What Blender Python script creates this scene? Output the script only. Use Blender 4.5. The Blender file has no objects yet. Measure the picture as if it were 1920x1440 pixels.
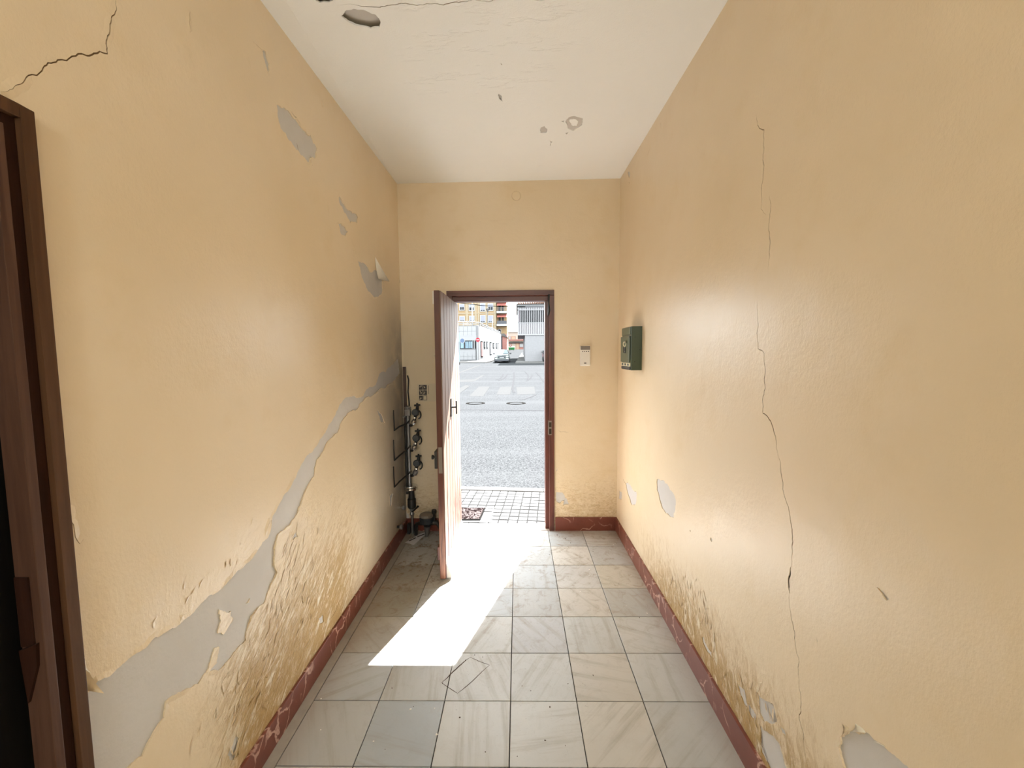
import bpy, bmesh, math, random
import numpy as np
from mathutils import Vector, Matrix, noise as mnoise
from mathutils.geometry import delaunay_2d_cdt
random.seed(7)
rng = np.random.default_rng(7)
S = bpy.context.scene
COL = S.collection
R = math.radians

# ------------------------------------------------------------------ camera, sky, sun, fill light, exposure
F, TH, YAW, ROLL, H = 773.39, R(4.364), R(0.851), R(-0.492), 1.578
ct, st, cy, sy = math.cos(TH), math.sin(TH), math.cos(YAW), math.sin(YAW)
FW = Vector((-sy * ct, cy * ct, -st)); RT0 = Vector((cy, sy, 0)); UP0 = RT0.cross(FW)
RT = math.cos(ROLL) * RT0 + math.sin(ROLL) * UP0
UP = -math.sin(ROLL) * RT0 + math.cos(ROLL) * UP0
CAM = Vector((0, 0, H))
cd = bpy.data.cameras.new('camera'); cam = bpy.data.objects.new('camera', cd); COL.objects.link(cam)
m = Matrix((RT, UP, -FW)).transposed().to_4x4(); m.translation = CAM
cam.matrix_world = m
cd.sensor_fit = 'HORIZONTAL'; cd.sensor_width = 36; cd.lens = F / 1920 * 36; cd.clip_end = 2000; cd.clip_start = .02
S.camera = cam
SUN_E, SKY, FILL, EXPO = 41.0, 5.6, 51.0, 0.90
AZ, EL = R(18.5), R(48.2)
w = bpy.data.worlds.new('world'); S.world = w; w.use_nodes = True
bg = w.node_tree.nodes['Background']
bg.inputs[0].default_value = (.88, .96, 1.0, 1); bg.inputs[1].default_value = SKY
sl = bpy.data.lights.new('sun', 'SUN'); sun = bpy.data.objects.new('sun', sl); COL.objects.link(sun)
sl.energy = SUN_E; sl.angle = R(.55); sl.color = (1, .995, .985)
sun.rotation_euler = Vector((-math.sin(AZ) * math.cos(EL), -math.cos(AZ) * math.cos(EL), -math.sin(EL))).to_track_quat('-Z', 'Y').to_euler()
sun.location = (5, 20, 20)
al = bpy.data.lights.new('fill_light', 'POINT'); lamp = bpy.data.objects.new('fill_light', al); COL.objects.link(lamp)  # added fill light behind the camera to brighten the hall
al.shadow_soft_size = .13; al.energy = FILL; al.color = (.82, .94, 1.0)
lamp.location = (-.05, -2.3, 2.35)
S.view_settings.view_transform = 'Standard'; S.view_settings.look = 'None'
S.view_settings.exposure = EXPO; S.view_settings.gamma = 1; S.view_settings.use_curve_mapping = False
S.cycles.max_bounces = 14; S.cycles.diffuse_bounces = 8; S.cycles.sample_clamp_indirect = 6
S.cycles.use_denoising = True

# ------------------------------------------------------------------ geometry helpers
def ray(x, y): return FW + RT * ((x - 960) / F) - UP * ((y - 720) / F)
def onX(x, y, X): d = ray(x, y); return CAM + d * (X / d.x)
def onY(x, y, Y): d = ray(x, y); return CAM + d * (Y / d.y)
def onZ(x, y, Z): d = ray(x, y); return CAM + d * ((Z - H) / d.z)
def onP(x, y, p, n):
    d = ray(x, y); p = Vector(p); n = Vector(n); return CAM + d * ((p - CAM).dot(n) / d.dot(n))
ORG = {}
def tag(o, label=None, cat=None, group=None, kind=None):
    if label: o['label'] = label
    if cat: o['category'] = cat
    if group: o['group'] = group
    if kind: o['kind'] = kind
    return o
def root(name, loc, label=None, cat=None, group=None, kind=None):
    o = bpy.data.objects.new(name, None); COL.objects.link(o); o.location = loc; o.empty_display_size = .1
    ORG[o] = Vector(loc)
    return tag(o, label, cat, group, kind)
def link(name, me, parent=None, loc=None):
    o = bpy.data.objects.new(name, me); COL.objects.link(o)
    if parent:
        o.parent = parent
        if loc is not None: o.location = Vector(loc) - ORG[parent]
    elif loc is not None: o.location = loc
    ORG[o] = (ORG[parent] if parent else Vector((0, 0, 0))) + o.location
    return o
class MB:
    def __init__(s): s.v = []; s.f = []; s.sm = []
    def add(s, vs, fs, smooth=False):
        n = len(s.v); s.v += [Vector(v) for v in vs]; s.f += [tuple(i + n for i in f) for f in fs]; s.sm += [smooth] * len(fs); return s
    def box(s, x0, x1, y0, y1, z0, z1):
        return s.hexa([(x0, y0, z0), (x1, y0, z0), (x1, y1, z0), (x0, y1, z0)], [(x0, y0, z1), (x1, y0, z1), (x1, y1, z1), (x0, y1, z1)])
    def hexa(s, a, b):
        n = len(a); fs = [tuple(range(n - 1, -1, -1)), tuple(range(n, 2 * n))]
        fs += [(i, (i + 1) % n, n + (i + 1) % n, n + i) for i in range(n)]
        return s.add(list(a) + list(b), fs)
    def slab(s, pts, d):            # polygon of 3D points given real thickness along d
        d = Vector(d); return s.hexa([Vector(p) + d for p in pts], [Vector(p) for p in pts])
    def tube(s, pts, r, n=10, caps=True):
        pts = [Vector(p) for p in pts]; k = len(pts); rs = r if isinstance(r, (list, tuple)) else [r] * k
        vs = []; a = None
        for i, p in enumerate(pts):
            t = (pts[min(i + 1, k - 1)] - pts[max(i - 1, 0)]).normalized()
            if a is None: a = t.orthogonal().normalized()
            a = (a - t * a.dot(t)).normalized(); b = t.cross(a)
            vs += [p + (a * math.cos(2 * math.pi * j / n) + b * math.sin(2 * math.pi * j / n)) * rs[i] for j in range(n)]
        fs = [(i * n + j, i * n + (j + 1) % n, (i + 1) * n + (j + 1) % n, (i + 1) * n + j) for i in range(k - 1) for j in range(n)]
        s.add(vs, fs, True)
        if caps: s.add(vs[:n], [tuple(range(n - 1, -1, -1))]); s.add(vs[-n:], [tuple(range(n))])
        return s
    def lathe(s, prof, c, ax=(0, 0, 1), n=20):
        ax = Vector(ax).normalized(); a = ax.orthogonal().normalized(); b = ax.cross(a); c = Vector(c)
        vs = [c + ax * h + (a * math.cos(2 * math.pi * j / n) + b * math.sin(2 * math.pi * j / n)) * max(r, 1e-5) for r, h in prof for j in range(n)]
        fs = [(i * n + j, i * n + (j + 1) % n, (i + 1) * n + (j + 1) % n, (i + 1) * n + j) for i in range(len(prof) - 1) for j in range(n)]
        return s.add(vs, fs, False)
    def mesh(s, name, mat, org=None, bevel=0, seg=2):
        me = bpy.data.meshes.new(name); o = org or Vector((0, 0, 0))
        me.from_pydata([v - o for v in s.v], [], s.f); me.polygons.foreach_set('use_smooth', s.sm); 
        bm = bmesh.new(); bm.from_mesh(me); bmesh.ops.remove_doubles(bm, verts=bm.verts, dist=1e-6) if bevel else None
        bmesh.ops.recalc_face_normals(bm, faces=bm.faces)
        if bevel:
            es = [e for e in bm.edges if len(e.link_faces) == 2 and e.calc_face_angle(0) > .5]
            bmesh.ops.bevel(bm, geom=es, offset=bevel, segments=seg, affect='EDGES', profile=.6, clamp_overlap=True)
        bm.to_mesh(me); bm.free(); me.update()
        if mat: me.materials.append(mat)
        return me
    def build(s, name, mat, parent=None, bevel=0, seg=2, org=None):
        if parent: return link(name, s.mesh(name, mat, ORG[parent], bevel, seg), parent)
        if org is not None: return link(name, s.mesh(name, mat, Vector(org), bevel, seg), None, org)
        return link(name, s.mesh(name, mat, None, bevel, seg))

# ------------------------------------------------------------------ materials
class MT:
    def __init__(s, name, rough=.6, spec=.5, metal=0.):
        s.m = bpy.data.materials.new(name); s.m.use_nodes = True; s.t = s.m.node_tree; s.b = s.t.nodes['Principled BSDF']
        s.b.inputs['Roughness'].default_value = rough; s.b.inputs['Specular IOR Level'].default_value = spec; s.b.inputs['Metallic'].default_value = metal
        s._c = None
    def n(s, ty, **k):
        nd = s.t.nodes.new(ty)
        for a, b in k.items():
            if a.startswith('i_'):
                key = a[2:]; nd.inputs[int(key) if key.isdigit() else key.replace('_', ' ')].default_value = b
            else: setattr(nd, a, b)
        return nd
    def l(s, a, b): s.t.links.new(a, b)
    def co(s):
        if s._c is None: s._c = s.n('ShaderNodeTexCoord').outputs['Object']
        return s._c
    def pos(s): return s.n('ShaderNodeNewGeometry').outputs['Position']
    def mp(s, src, scale=(1, 1, 1), rot=(0, 0, 0), loc=(0, 0, 0)):
        q = s.n('ShaderNodeMapping'); s.l(src, q.inputs[0]); q.inputs['Scale'].default_value = scale; q.inputs['Rotation'].default_value = rot; q.inputs['Location'].default_value = loc
        return q.outputs[0]
    def noise(s, v, sc, det=4, rg=.5, dist=0):
        q = s.n('ShaderNodeTexNoise'); s.l(v, q.inputs['Vector']); q.inputs['Scale'].default_value = sc; q.inputs['Detail'].default_value = det; q.inputs['Roughness'].default_value = rg; q.inputs['Distortion'].default_value = dist
        return q.outputs['Fac']
    def vor(s, v, sc, feat='DISTANCE_TO_EDGE'):
        q = s.n('ShaderNodeTexVoronoi', feature=feat); s.l(v, q.inputs['Vector']); q.inputs['Scale'].default_value = sc; return q.outputs['Distance']
    def ss(s, v, a, b, lo=0., hi=1.):
        q = s.n('ShaderNodeMapRange', interpolation_type='SMOOTHSTEP'); s.l(v, q.inputs[0])
        for i, x in enumerate((a, b, lo, hi)): q.inputs[i + 1].default_value = x
        return q.outputs[0]
    def ma(s, op, a, b=None):
        q = s.n('ShaderNodeMath', operation=op)
        for i, x in enumerate((a, b)):
            if x is None: continue
            if isinstance(x, (int, float)): q.inputs[i].default_value = x
            else: s.l(x, q.inputs[i])
        return q.outputs[0]
    def mix(s, f, a, b, bt='MIX'):
        q = s.n('ShaderNodeMix', data_type='RGBA', blend_type=bt)
        for i, x in ((0, f), (6, a), (7, b)):
            if isinstance(x, (int, float)): q.inputs[i].default_value = x
            elif isinstance(x, tuple): q.inputs[i].default_value = (*x, 1)
            else: s.l(x, q.inputs[i])
        return q.outputs[2]
    def col(s, c):
        if isinstance(c, tuple): s.b.inputs['Base Color'].default_value = (*c, 1)
        else: s.l(c, s.b.inputs['Base Color'])
        return s
    def rough(s, v): s.l(v, s.b.inputs['Roughness']); return s
    def bump(s, h, d=.01, st=1., prev=None):
        q = s.n('ShaderNodeBump'); s.l(h, q.inputs['Height']); q.inputs['Distance'].default_value = d; q.inputs['Strength'].default_value = st
        if prev: s.l(prev, q.inputs['Normal'])
        s.l(q.outputs[0], s.b.inputs['Normal']); return q.outputs[0]
    def xyz(s, v): q = s.n('ShaderNodeSeparateXYZ'); s.l(v, q.inputs[0]); return q.outputs

def flat(name, c, rough=.6, metal=0., var=.12, sc=6, bump=0., spec=.5):
    t = MT(name, rough, spec, metal); v = t.co(); f = t.noise(v, sc, 5, .6)
    t.col(t.mix(f, tuple(x * (1 - var) for x in c), tuple(min(1, x * (1 + var)) for x in c)))
    if bump: t.bump(t.noise(v, sc * 8, 4), bump, .5)
    return t.m

def paint(name, side):
    t = MT(name, .34, .42); p = t.pos(); x, y, z = t.xyz(p)
    base = t.mix(t.ss(t.noise(p, .9, 3, .5), .3, .7), (.715, .585, .40), (.775, .65, .475))
    base = t.mix(t.ma('MULTIPLY', t.ss(t.noise(p, 3.5, 4, .6), .5, .75), .35), base, (.68, .53, .31))
    # damp stains near the foot of the wall
    if side == 'left':
        h = t.ss(z, 1.05, .25); yy = t.ma('MULTIPLY', t.ss(y, 1.1, 1.45), t.ss(y, 2.75, 2.15)); reg = t.ma('MULTIPLY', h, yy)
        q = t.mp(p, (1, 1, 1), (R(-38), 0, 0)); st_ = t.mp(q, (1, 1.1, 3.6))
    elif side == 'right':
        h = t.ss(z, .62, .12); yy = t.ss(y, 3.3, 2.2); reg = t.ma('MULTIPLY', h, yy)
        q = t.mp(p, (1, 1, 1), (R(-70), 0, 0)); st_ = t.mp(q, (1, 1.2, 3.2))
    else:
        h = t.ss(z, .75, .1); reg = t.ma('MULTIPLY', h, .55); st_ = t.mp(p, (2.5, 1, 5.))
    sn = t.noise(st_, 11, 9, .7, 1.1)
    k = t.ma('MULTIPLY', t.ss(t.ma('ADD', sn, t.ma('MULTIPLY', reg, .20)), .53, .70), reg)
    c = t.mix(t.ma('MULTIPLY', k, 1.), base, (.46, .30, .115))
    pale = t.ma('MULTIPLY', t.ss(t.noise(st_, 6.3, 6, .65, .5), .55, .68), reg)
    c = t.mix(pale, c, (.84, .76, .60))
    if side == 'end':
        g = t.noise(t.mp(p, (1.2, 1, 9)), 2.2, 6, .6); c = t.mix(t.ma('MULTIPLY', t.ss(g, .58, .8), .14), c, (.5, .36, .17))
    if side == 'left':        # darker grey towards the pipe corner and lower down
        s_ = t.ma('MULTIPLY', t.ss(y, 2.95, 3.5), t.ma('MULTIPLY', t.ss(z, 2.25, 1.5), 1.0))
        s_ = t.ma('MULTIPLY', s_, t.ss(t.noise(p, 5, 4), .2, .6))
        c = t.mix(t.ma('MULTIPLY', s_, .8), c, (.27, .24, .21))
    t.col(c)
    b1 = t.bump(t.noise(t.mp(p, (1, 1, .7)), 120, 3, .6), .0016, .55)
    b2 = t.bump(t.noise(p, 4.5, 4, .5), .02, .32, b1)
    b3 = t.bump(t.ma('MULTIPLY', sn, reg), .008, .55, b2)
    if side != 'end': t.bump(t.ma('MULTIPLY', t.noise(st_, 21, 5, .65, 1.), reg), .010, .8, b3)
    return t.m
M = {}
for s_ in ('left', 'right', 'end'): M[s_] = paint('yellow_paint_' + s_, s_)
def _pl():
    t = MT('bare_plaster', .75, .3); p = t.pos()
    t.col(t.mix(t.noise(p, 5, 6, .6), (.54, .515, .485), (.62, .60, .575)))
    t.bump(t.noise(p, 14, 6, .6), .01, .35); return t.m
M['plaster'] = _pl()
def _ceil():
    t = MT('ceiling_white', .42, .5); p = t.pos()
    t.col(t.mix(t.noise(p, 1.6, 5, .6), (.85, .865, .86), (.895, .91, .905)))
    b = t.bump(t.noise(p, 150, 3), .0015, .5)
    b = t.bump(t.noise(p, 5, 4), .02, .25, b)
    q = t.mp(p, (1.5, 4.5, 1), (0, 0, R(-14))); x, y, z = t.xyz(p)
    reg = t.ma('MULTIPLY', t.ma('MULTIPLY', t.ss(y, 1.55, 1.8), t.ss(y, 2.5, 2.2)), t.ma('MULTIPLY', t.ss(x, -.7, -.4), t.ss(x, .35, .1)))
    t.bump(t.ma('MULTIPLY', t.ss(t.noise(q, 3.2, 6, .6), .56, .66), reg), .012, .32, b); return t.m
M['ceiling'] = _ceil()
def _marble():
    t = MT('floor_marble', .4, .38); oi = t.n('ShaderNodeObjectInfo'); co = t.co()
    rv = t.n('ShaderNodeVectorRotate', rotation_type='Z_AXIS'); t.l(co, rv.inputs['Vector']); t.l(t.ma('MULTIPLY', oi.outputs['Random'], 44.), rv.inputs['Angle'])
    ad = t.n('ShaderNodeVectorMath', operation='ADD'); t.l(rv.outputs[0], ad.inputs[0])
    cx = t.n('ShaderNodeCombineXYZ'); t.l(t.ma('MULTIPLY', oi.outputs['Random'], 91.), cx.inputs[0]); t.l(t.ma('MULTIPLY', oi.outputs['Random'], 37.), cx.inputs[1]); t.l(cx.outputs[0], ad.inputs[1])
    v = ad.outputs[0]; q = t.mp(v, (.55, 7.5, 1))
    vein = t.ss(t.noise(q, 3.0, 7, .62, .12), .47, .74)
    a = t.mix(t.noise(v, 3, 4), (.355, .378, .40), (.495, .525, .55))
    a = t.mix(oi.outputs['Random'], a, t.mix(.5, a, (.66, .60, .52)))
    a = t.mix(.999, a, oi.outputs['Color'], 'MULTIPLY')
    c = t.mix(t.ma('MULTIPLY', vein, .62), a, (.29, .255, .20))
    p = t.pos(); x, y, z = t.xyz(p)
    dirt = t.ma('MULTIPLY', t.ss(t.noise(p, 13, 9, .75, .8), .47, .72), .85)
    corner = t.ma('MULTIPLY', t.ss(x, -.35, -.75), t.ss(y, 2.2, 2.9))
    c = t.mix(t.ma('MULTIPLY', dirt, t.ma('ADD', t.ss(y, 1.5, 3.2, .14, 1.), corner)), c, (.22, .16, .10))
    scr = t.ss(t.noise(t.mp(p, (1, 1, 1)), 55, 6, .75, 2.2), .60, .68); walk = t.ma('MULTIPLY', t.ma('MULTIPLY', t.ss(x, -.62, -.2), t.ss(x, .48, .22)), t.ss(y, 1.3, 2.0, .25, 1.))
    c = t.mix(t.ma('MULTIPLY', scr, t.ma('MULTIPLY', walk, .8)), c, (.20, .18, .17))
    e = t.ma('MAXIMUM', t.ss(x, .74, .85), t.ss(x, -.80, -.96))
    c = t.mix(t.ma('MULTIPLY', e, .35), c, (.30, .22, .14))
    t.col(c); t.rough(t.ma('ADD', .36, t.ma('MULTIPLY', t.ma('MULTIPLY', walk, t.ss(y, 1.2, 2.4)), .32))); t.bump(t.noise(p, 22, 4), .003, .25); return t.m
M['marble'] = _marble()
def _redmarble():
    t = MT('red_marble', .3, .5); p = t.pos(); 
    wv = t.n('ShaderNodeVectorMath', operation='ADD'); t.l(t.mp(p, (1.6, 3.2, 2.4), (R(25), 0, R(10))), wv.inputs[0])
    nn = t.n('ShaderNodeTexNoise'); t.l(p, nn.inputs['Vector']); nn.inputs['Scale'].default_value = 7; nn.inputs['Detail'].default_value = 6
    sc = t.n('ShaderNodeVectorMath', operation='SCALE'); t.l(nn.outputs['Color'], sc.inputs[0]); sc.inputs['Scale'].default_value = .55; t.l(sc.outputs[0], wv.inputs[1])
    vn = t.ss(t.vor(wv.outputs[0], 2.6), .042, .010); vn = t.ma('MULTIPLY', vn, t.ss(t.noise(p, 6, 3), .42, .56))
    c = t.mix(t.noise(p, 12, 6, .7), (.125, .030, .019), (.22, .066, .043))
    t.col(t.mix(t.ma('MULTIPLY', vn, .8), c, (.62, .40, .32))); return t.m
M['red_marble'] = _redmarble()
def wood(name, a, b, rough=.42, ax='z', sc=1., spec=.5):
    t = MT(name, rough, spec); p = t.pos(); s3 = {'z': (26, 26, 1.4), 'x': (1.4, 26, 26), 'y': (26, 1.4, 26)}[ax]
    f = t.noise(t.mp(p, tuple(k * sc for k in s3)), 1.5, 6, .6, .4)
    t.col(t.mix(t.ss(f, .3, .7), a, b)); t.bump(f, .002, .35); return t.m
M['wood'] = wood('varnished_dark_wood', (.070, .018, .012), (.135, .040, .026), .36)
M['wood2'] = wood('varnished_dark_wood_flat', (.070, .018, .012), (.135, .040, .026), .36, 'x')
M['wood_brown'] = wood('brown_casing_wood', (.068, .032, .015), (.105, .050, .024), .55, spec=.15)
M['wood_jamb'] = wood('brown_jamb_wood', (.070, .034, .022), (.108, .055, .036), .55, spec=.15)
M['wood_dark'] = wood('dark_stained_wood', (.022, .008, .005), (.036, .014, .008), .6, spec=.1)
M['wood_black'] = wood('unlit_door_wood', (.003, .0025, .0025), (.006, .005, .004), .7, spec=.08)  # near-black colour puts the darkness of the doorway into the panel
def _edge():
    t = MT('door_edge_wood', .4); p = t.pos(); x, y, z = t.xyz(p); f = t.noise(t.mp(p, (40, 40, 2)), 1.6, 6, .6)
    c = t.mix(f, (.055, .016, .010), (.12, .034, .020)); wr = t.ma('MULTIPLY', t.ss(z, .75, .1), t.ss(f, .3, .6))
    t.col(t.mix(t.ma('MULTIPLY', wr, .7), c, (.34, .15, .08))); t.bump(f, .002, .4); return t.m
M['edge'] = _edge()
def _worn():
    t = MT('weathered_plank_wood', .6); p = t.pos(); x, y, z = t.xyz(p); oi = t.n('ShaderNodeObjectInfo').outputs['Random']
    f = t.noise(t.mp(p, (30, 30, 1.1)), 1.7, 7, .65, .5); g = t.noise(t.mp(p, (50, 50, 3.)), 1.6, 7, .7, .6)
    c = t.mix(t.ss(f, .32, .68), (.17, .10, .07), (.25, .19, .145)); c = t.mix(t.ma('MULTIPLY', oi, .4), c, (.18, .085, .05))
    old = t.ss(t.ma('ADD', g, t.ss(z, 1.2, .0, -.16, .16)), .53, .63)
    t.col(t.mix(old, c, (.085, .02, .009))); t.bump(f, .003, .6); return t.m
M['plank'] = _worn()
M['white_plastic'] = flat('white_plastic', (.78, .74, .68), .35, var=.03)
M['grey_plastic'] = flat('grey_plastic', (.20, .17, .15), .4, var=.05)
M['black'] = flat('black_print', (.012, .012, .012), .5)
M['weatherboard'] = flat('pale_weatherboard', (.36, .33, .29), .5, var=.2, sc=20)
M['green'] = flat('green_enamel', (.046, .068, .036), .33, var=.10)
M['green_front'] = flat('green_enamel_front', (.052, .076, .040), .30, var=.10)
M['cream'] = flat('cream_relief', (.62, .58, .40), .4)
M['brass'] = flat('dull_metal', (.30, .27, .24), .35, .9)
M['steel'] = flat('galvanised_steel', (.30, .30, .31), .36, .85, .3, 30)
M['dark_metal'] = flat('dark_metal', (.03, .027, .025), .45, .3)
M['bright_metal'] = flat('bright_metal', (.75, .75, .75), .18, 1.)
M['brown_duct'] = flat('brown_duct', (.075, .040, .032), .45)
M['cable'] = flat('black_cable', (.018, .016, .015), .5)
M['meter'] = flat('meter_body', (.05, .055, .06), .5, .2)
M['meter_lid'] = flat('meter_lid', (.22, .18, .15), .5)
M['paper'] = flat('paper', (.72, .70, .70), .7, var=.05)
M['sheet'] = flat('laminated_sheet', (.66, .56, .40), .3, var=.04)
M['ink'] = flat('grey_ink', (.06, .05, .05), .6)
M['crack'] = flat('crack_shade', (.15, .09, .04), .8)  # dark brown stands in for the shade down in the cracks
M['crack_dark'] = flat('crevice_shade', (.035, .022, .012), .9)  # shade inside the wide crack and latch holes, put in as colour
M['flake'] = flat('paint_underside', (.80, .74, .62), .6, var=.08)
M['grout'] = flat('grout', (.016, .012, .009), .85, var=.35, sc=9)
M['mortar'] = flat('edge_mortar', (.34, .30, .25), .7, var=.25, sc=14)
M['sill'] = flat('threshold_stone', (.46, .36, .29), .5, var=.35, sc=30, bump=.004)
M['litter'] = flat('dark_litter', (.06, .032, .018), .8)
M['chip'] = flat('white_chip', (.85, .82, .76), .7)
# outdoors
M['facade'] = flat('own_facade_render', (.30, .28, .25), .8, spec=.08)
M['paver'] = flat('paver_cement', (0.072, 0.072, 0.072), .7, var=.16, sc=16, bump=.004, spec=0.)
M['paver_joint'] = flat('paver_joint', (.008, .0075, .007), .9, spec=.08)
M['kerb'] = flat('kerb_stone', (0.078, 0.07605, 0.07345), .7, var=.12, sc=9, spec=0.)
def _asph():
    t = MT('asphalt', .95, .0); p = t.pos(); f = t.noise(p, 38, 6, .75); g = t.noise(t.mp(p, (.12, 1.1, 1)), .6, 5, .6)
    c = t.mix(t.ss(f, .36, .62), (.013, .0135, .0142), (.039, .040, .0412)); t.col(t.mix(t.ma('MULTIPLY', t.ss(g, .45, .7), .4), c, (.039, .040, .041)))
    t.bump(f, .012, .6); return t.m
M['asphalt'] = _asph()
M['road_paint'] = flat('worn_road_paint', (0.0324, 0.0324, 0.0324), .7, var=.2, sc=14, spec=0.)
M['tyre_mark'] = flat('tyre_rubber', (.026, .026, .027), .9, spec=0.)
M['line'] = flat('black_line', (.002, .002, .002), 1., spec=0.)
M['iron'] = flat('cast_iron', (.009, .0085, .008), .9, var=.4, sc=30, spec=0.)
def _cover():
    t = MT('speckled_cover', .9, 0.); p = t.pos(); t.col(t.mix(t.ss(t.noise(p, 32, 4, .6, 1.), .46, .56), (.006, .004, .004), (.05, .041, .040))); return t.m
M['cover'] = _cover()
M['white_wall'] = flat('white_tile_cladding', (0.1008, 0.1008, 0.1021), .5, var=.05, sc=.8, spec=.08)
M['white_panel'] = flat('white_panel', (0.1727, 0.1714, 0.1727), .4, var=.04, sc=.8, spec=.08)
M['joint'] = flat('grey_joint', (.12, .118, .12), .8, spec=.08)
M['white_metal'] = flat('white_metal', (0.1829, 0.1829, 0.1829), .4, var=.03, spec=.08)
M['grey_metal'] = flat('grey_metal', (0.084, 0.084, 0.0882), .5, .3, spec=.08)
M['brick_yellow'] = flat('yellow_brick', (0.1575, 0.1092, 0.06097), .8, var=.12, sc=3, spec=.08)
M['brick_pale'] = flat('pale_yellow_brick', (0.1625, 0.132, 0.09148), .8, var=.1, sc=3, spec=.08)
M['brick_red'] = flat('red_brick', (0.1642, 0.07854, 0.06605), .8, var=.2, sc=4, spec=.08)
M['pink_wall'] = flat('pale_pink_render', (0.2356, 0.1928, 0.1642), .8, var=.08, sc=.5, spec=.08)
M['tan_door'] = flat('tan_shutter', (0.2184, 0.1512, 0.105), .7, spec=.08)
M['red_door'] = flat('faded_red_door', (0.1764, 0.084, 0.0798), .6, var=.15, spec=.08)
M['awning'] = flat('red_awning', (0.189, 0.063, 0.0504), .7, spec=.08)
M['glass'] = flat('window_glass', (.04, .05, .06), .12, .0, .3, 1.5)
M['glass_dark'] = flat('dark_window', (0.004, 0.004, 0.005), .5, spec=.2)
M['shutter'] = flat('pale_shutter', (0.132, 0.1347, 0.1575), .5, var=.04, spec=.08)
M['curtain'] = flat('blue_curtain', (0.126, 0.1764, 0.2184), .6, var=.4, sc=3, spec=.08)
M['roof_tile'] = flat('clay_roof_tile', (.085, .05, .037), .8, var=.25, sc=3, spec=.08)
M['grey_render'] = flat('grey_render', (0.144, 0.1404, 0.1426), .85, var=.14, sc=5, bump=.01, spec=.08)
M['slat'] = flat('white_slat', (0.1778, 0.1727, 0.1753), .5, var=.03, spec=.08)
M['slat_back'] = flat('mauve_panel', (0.1512, 0.126, 0.1386), .6, spec=.08)
M['sign_red'] = flat('sign_red', (0.2016, 0.0126, 0.021), .4, var=.02, spec=.08)
M['sign_blue'] = flat('sign_blue', (0.0588, 0.0798, 0.126), .4, var=.05, spec=.08)
M['pole_green'] = flat('pale_green_pole', (0.1512, 0.1764, 0.1764), .4, spec=.08)
M['bin_green'] = flat('green_bin', (0.021, 0.1092, 0.0378), .5, spec=.08)
M['car'] = flat('silver_car_paint', (0.09, 0.1008, 0.0945), .35, var=.02, spec=.2)
M['car_dark'] = flat('dark_car_plastic', (0.00924, 0.01008, 0.0147), .5)
M['car_glass'] = flat('windscreen_glass', (.018, .035, .05), .4, .0, .2, 2)
M['head'] = flat('headlight_glass', (0.294, 0.3024, 0.3024), .1, .2)
M['tyre'] = flat('tyre', (0.0084, 0.0084, 0.0084), .8)
M['moto'] = flat('black_motorcycle', (0.00504, 0.00504, 0.00672), .4)
M['moto_red'] = flat('maroon_fairing', (0.084, 0.0126, 0.021), .35)

# ------------------------------------------------------------------ room shell
XL, XR, YE, YB = -1.003, .862, 3.56, -3.2
def zc(x, y):
    l = 2.997 - .028 * (YE - y) * (1 if y > 1 else 1) if y > 0 else 2.997 - .028 * YE; r = 3.012 - .010 * (YE - y)
    k = (x - XL) / (XR - XL); return l * (1 - k) + r * k
def jag(poly, amp=.16, mn=.009, closed=True):
    pts = [Vector(p) for p in poly]
    for it in range(7):
        out = []; n = len(pts)
        for i in range(n if closed else n - 1):
            a, b = pts[i], pts[(i + 1) % n]; d = b - a; out.append(a)
            if d.length > mn: out.append((a + b) / 2 + Vector((-d.y, d.x)) * random.uniform(-amp, amp))
        if not closed: out.append(pts[-1])
        pts = out
    return pts
def ribbon(line, wd, jitter=.11):
    c = jag(line, jitter, .012, False); n = len(c); L, Rr = [], []
    for i, p in enumerate(c):
        t = c[min(i + 1, n - 1)] - c[max(i - 1, 0)]; t = t.normalized() if t.length else Vector((1, 0)); nn = Vector((-t.y, t.x))
        ww = wd * (.35 + .9 * (mnoise.noise(Vector((p.x * 9, p.y * 9, 1.7))) * .5 + .5)) * min(1, 4 * i / n + .15, 4 * (n - 1 - i) / n + .15)
        L.append(p + nn * ww); Rr.append(p - nn * ww)
    return L + Rr[::-1]
def inside(P, poly):
    x, y = P[:, 0], P[:, 1]; a = np.array([(p.x, p.y) for p in poly]); b = np.roll(a, -1, 0); r = np.zeros(len(P), bool)
    for (x0, y0), (x1, y1) in zip(a, b):
        if y0 == y1: continue
        r ^= ((y0 > y) != (y1 > y)) & (x < (x1 - x0) * (y - y0) / (y1 - y0) + x0)
    return r
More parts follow.
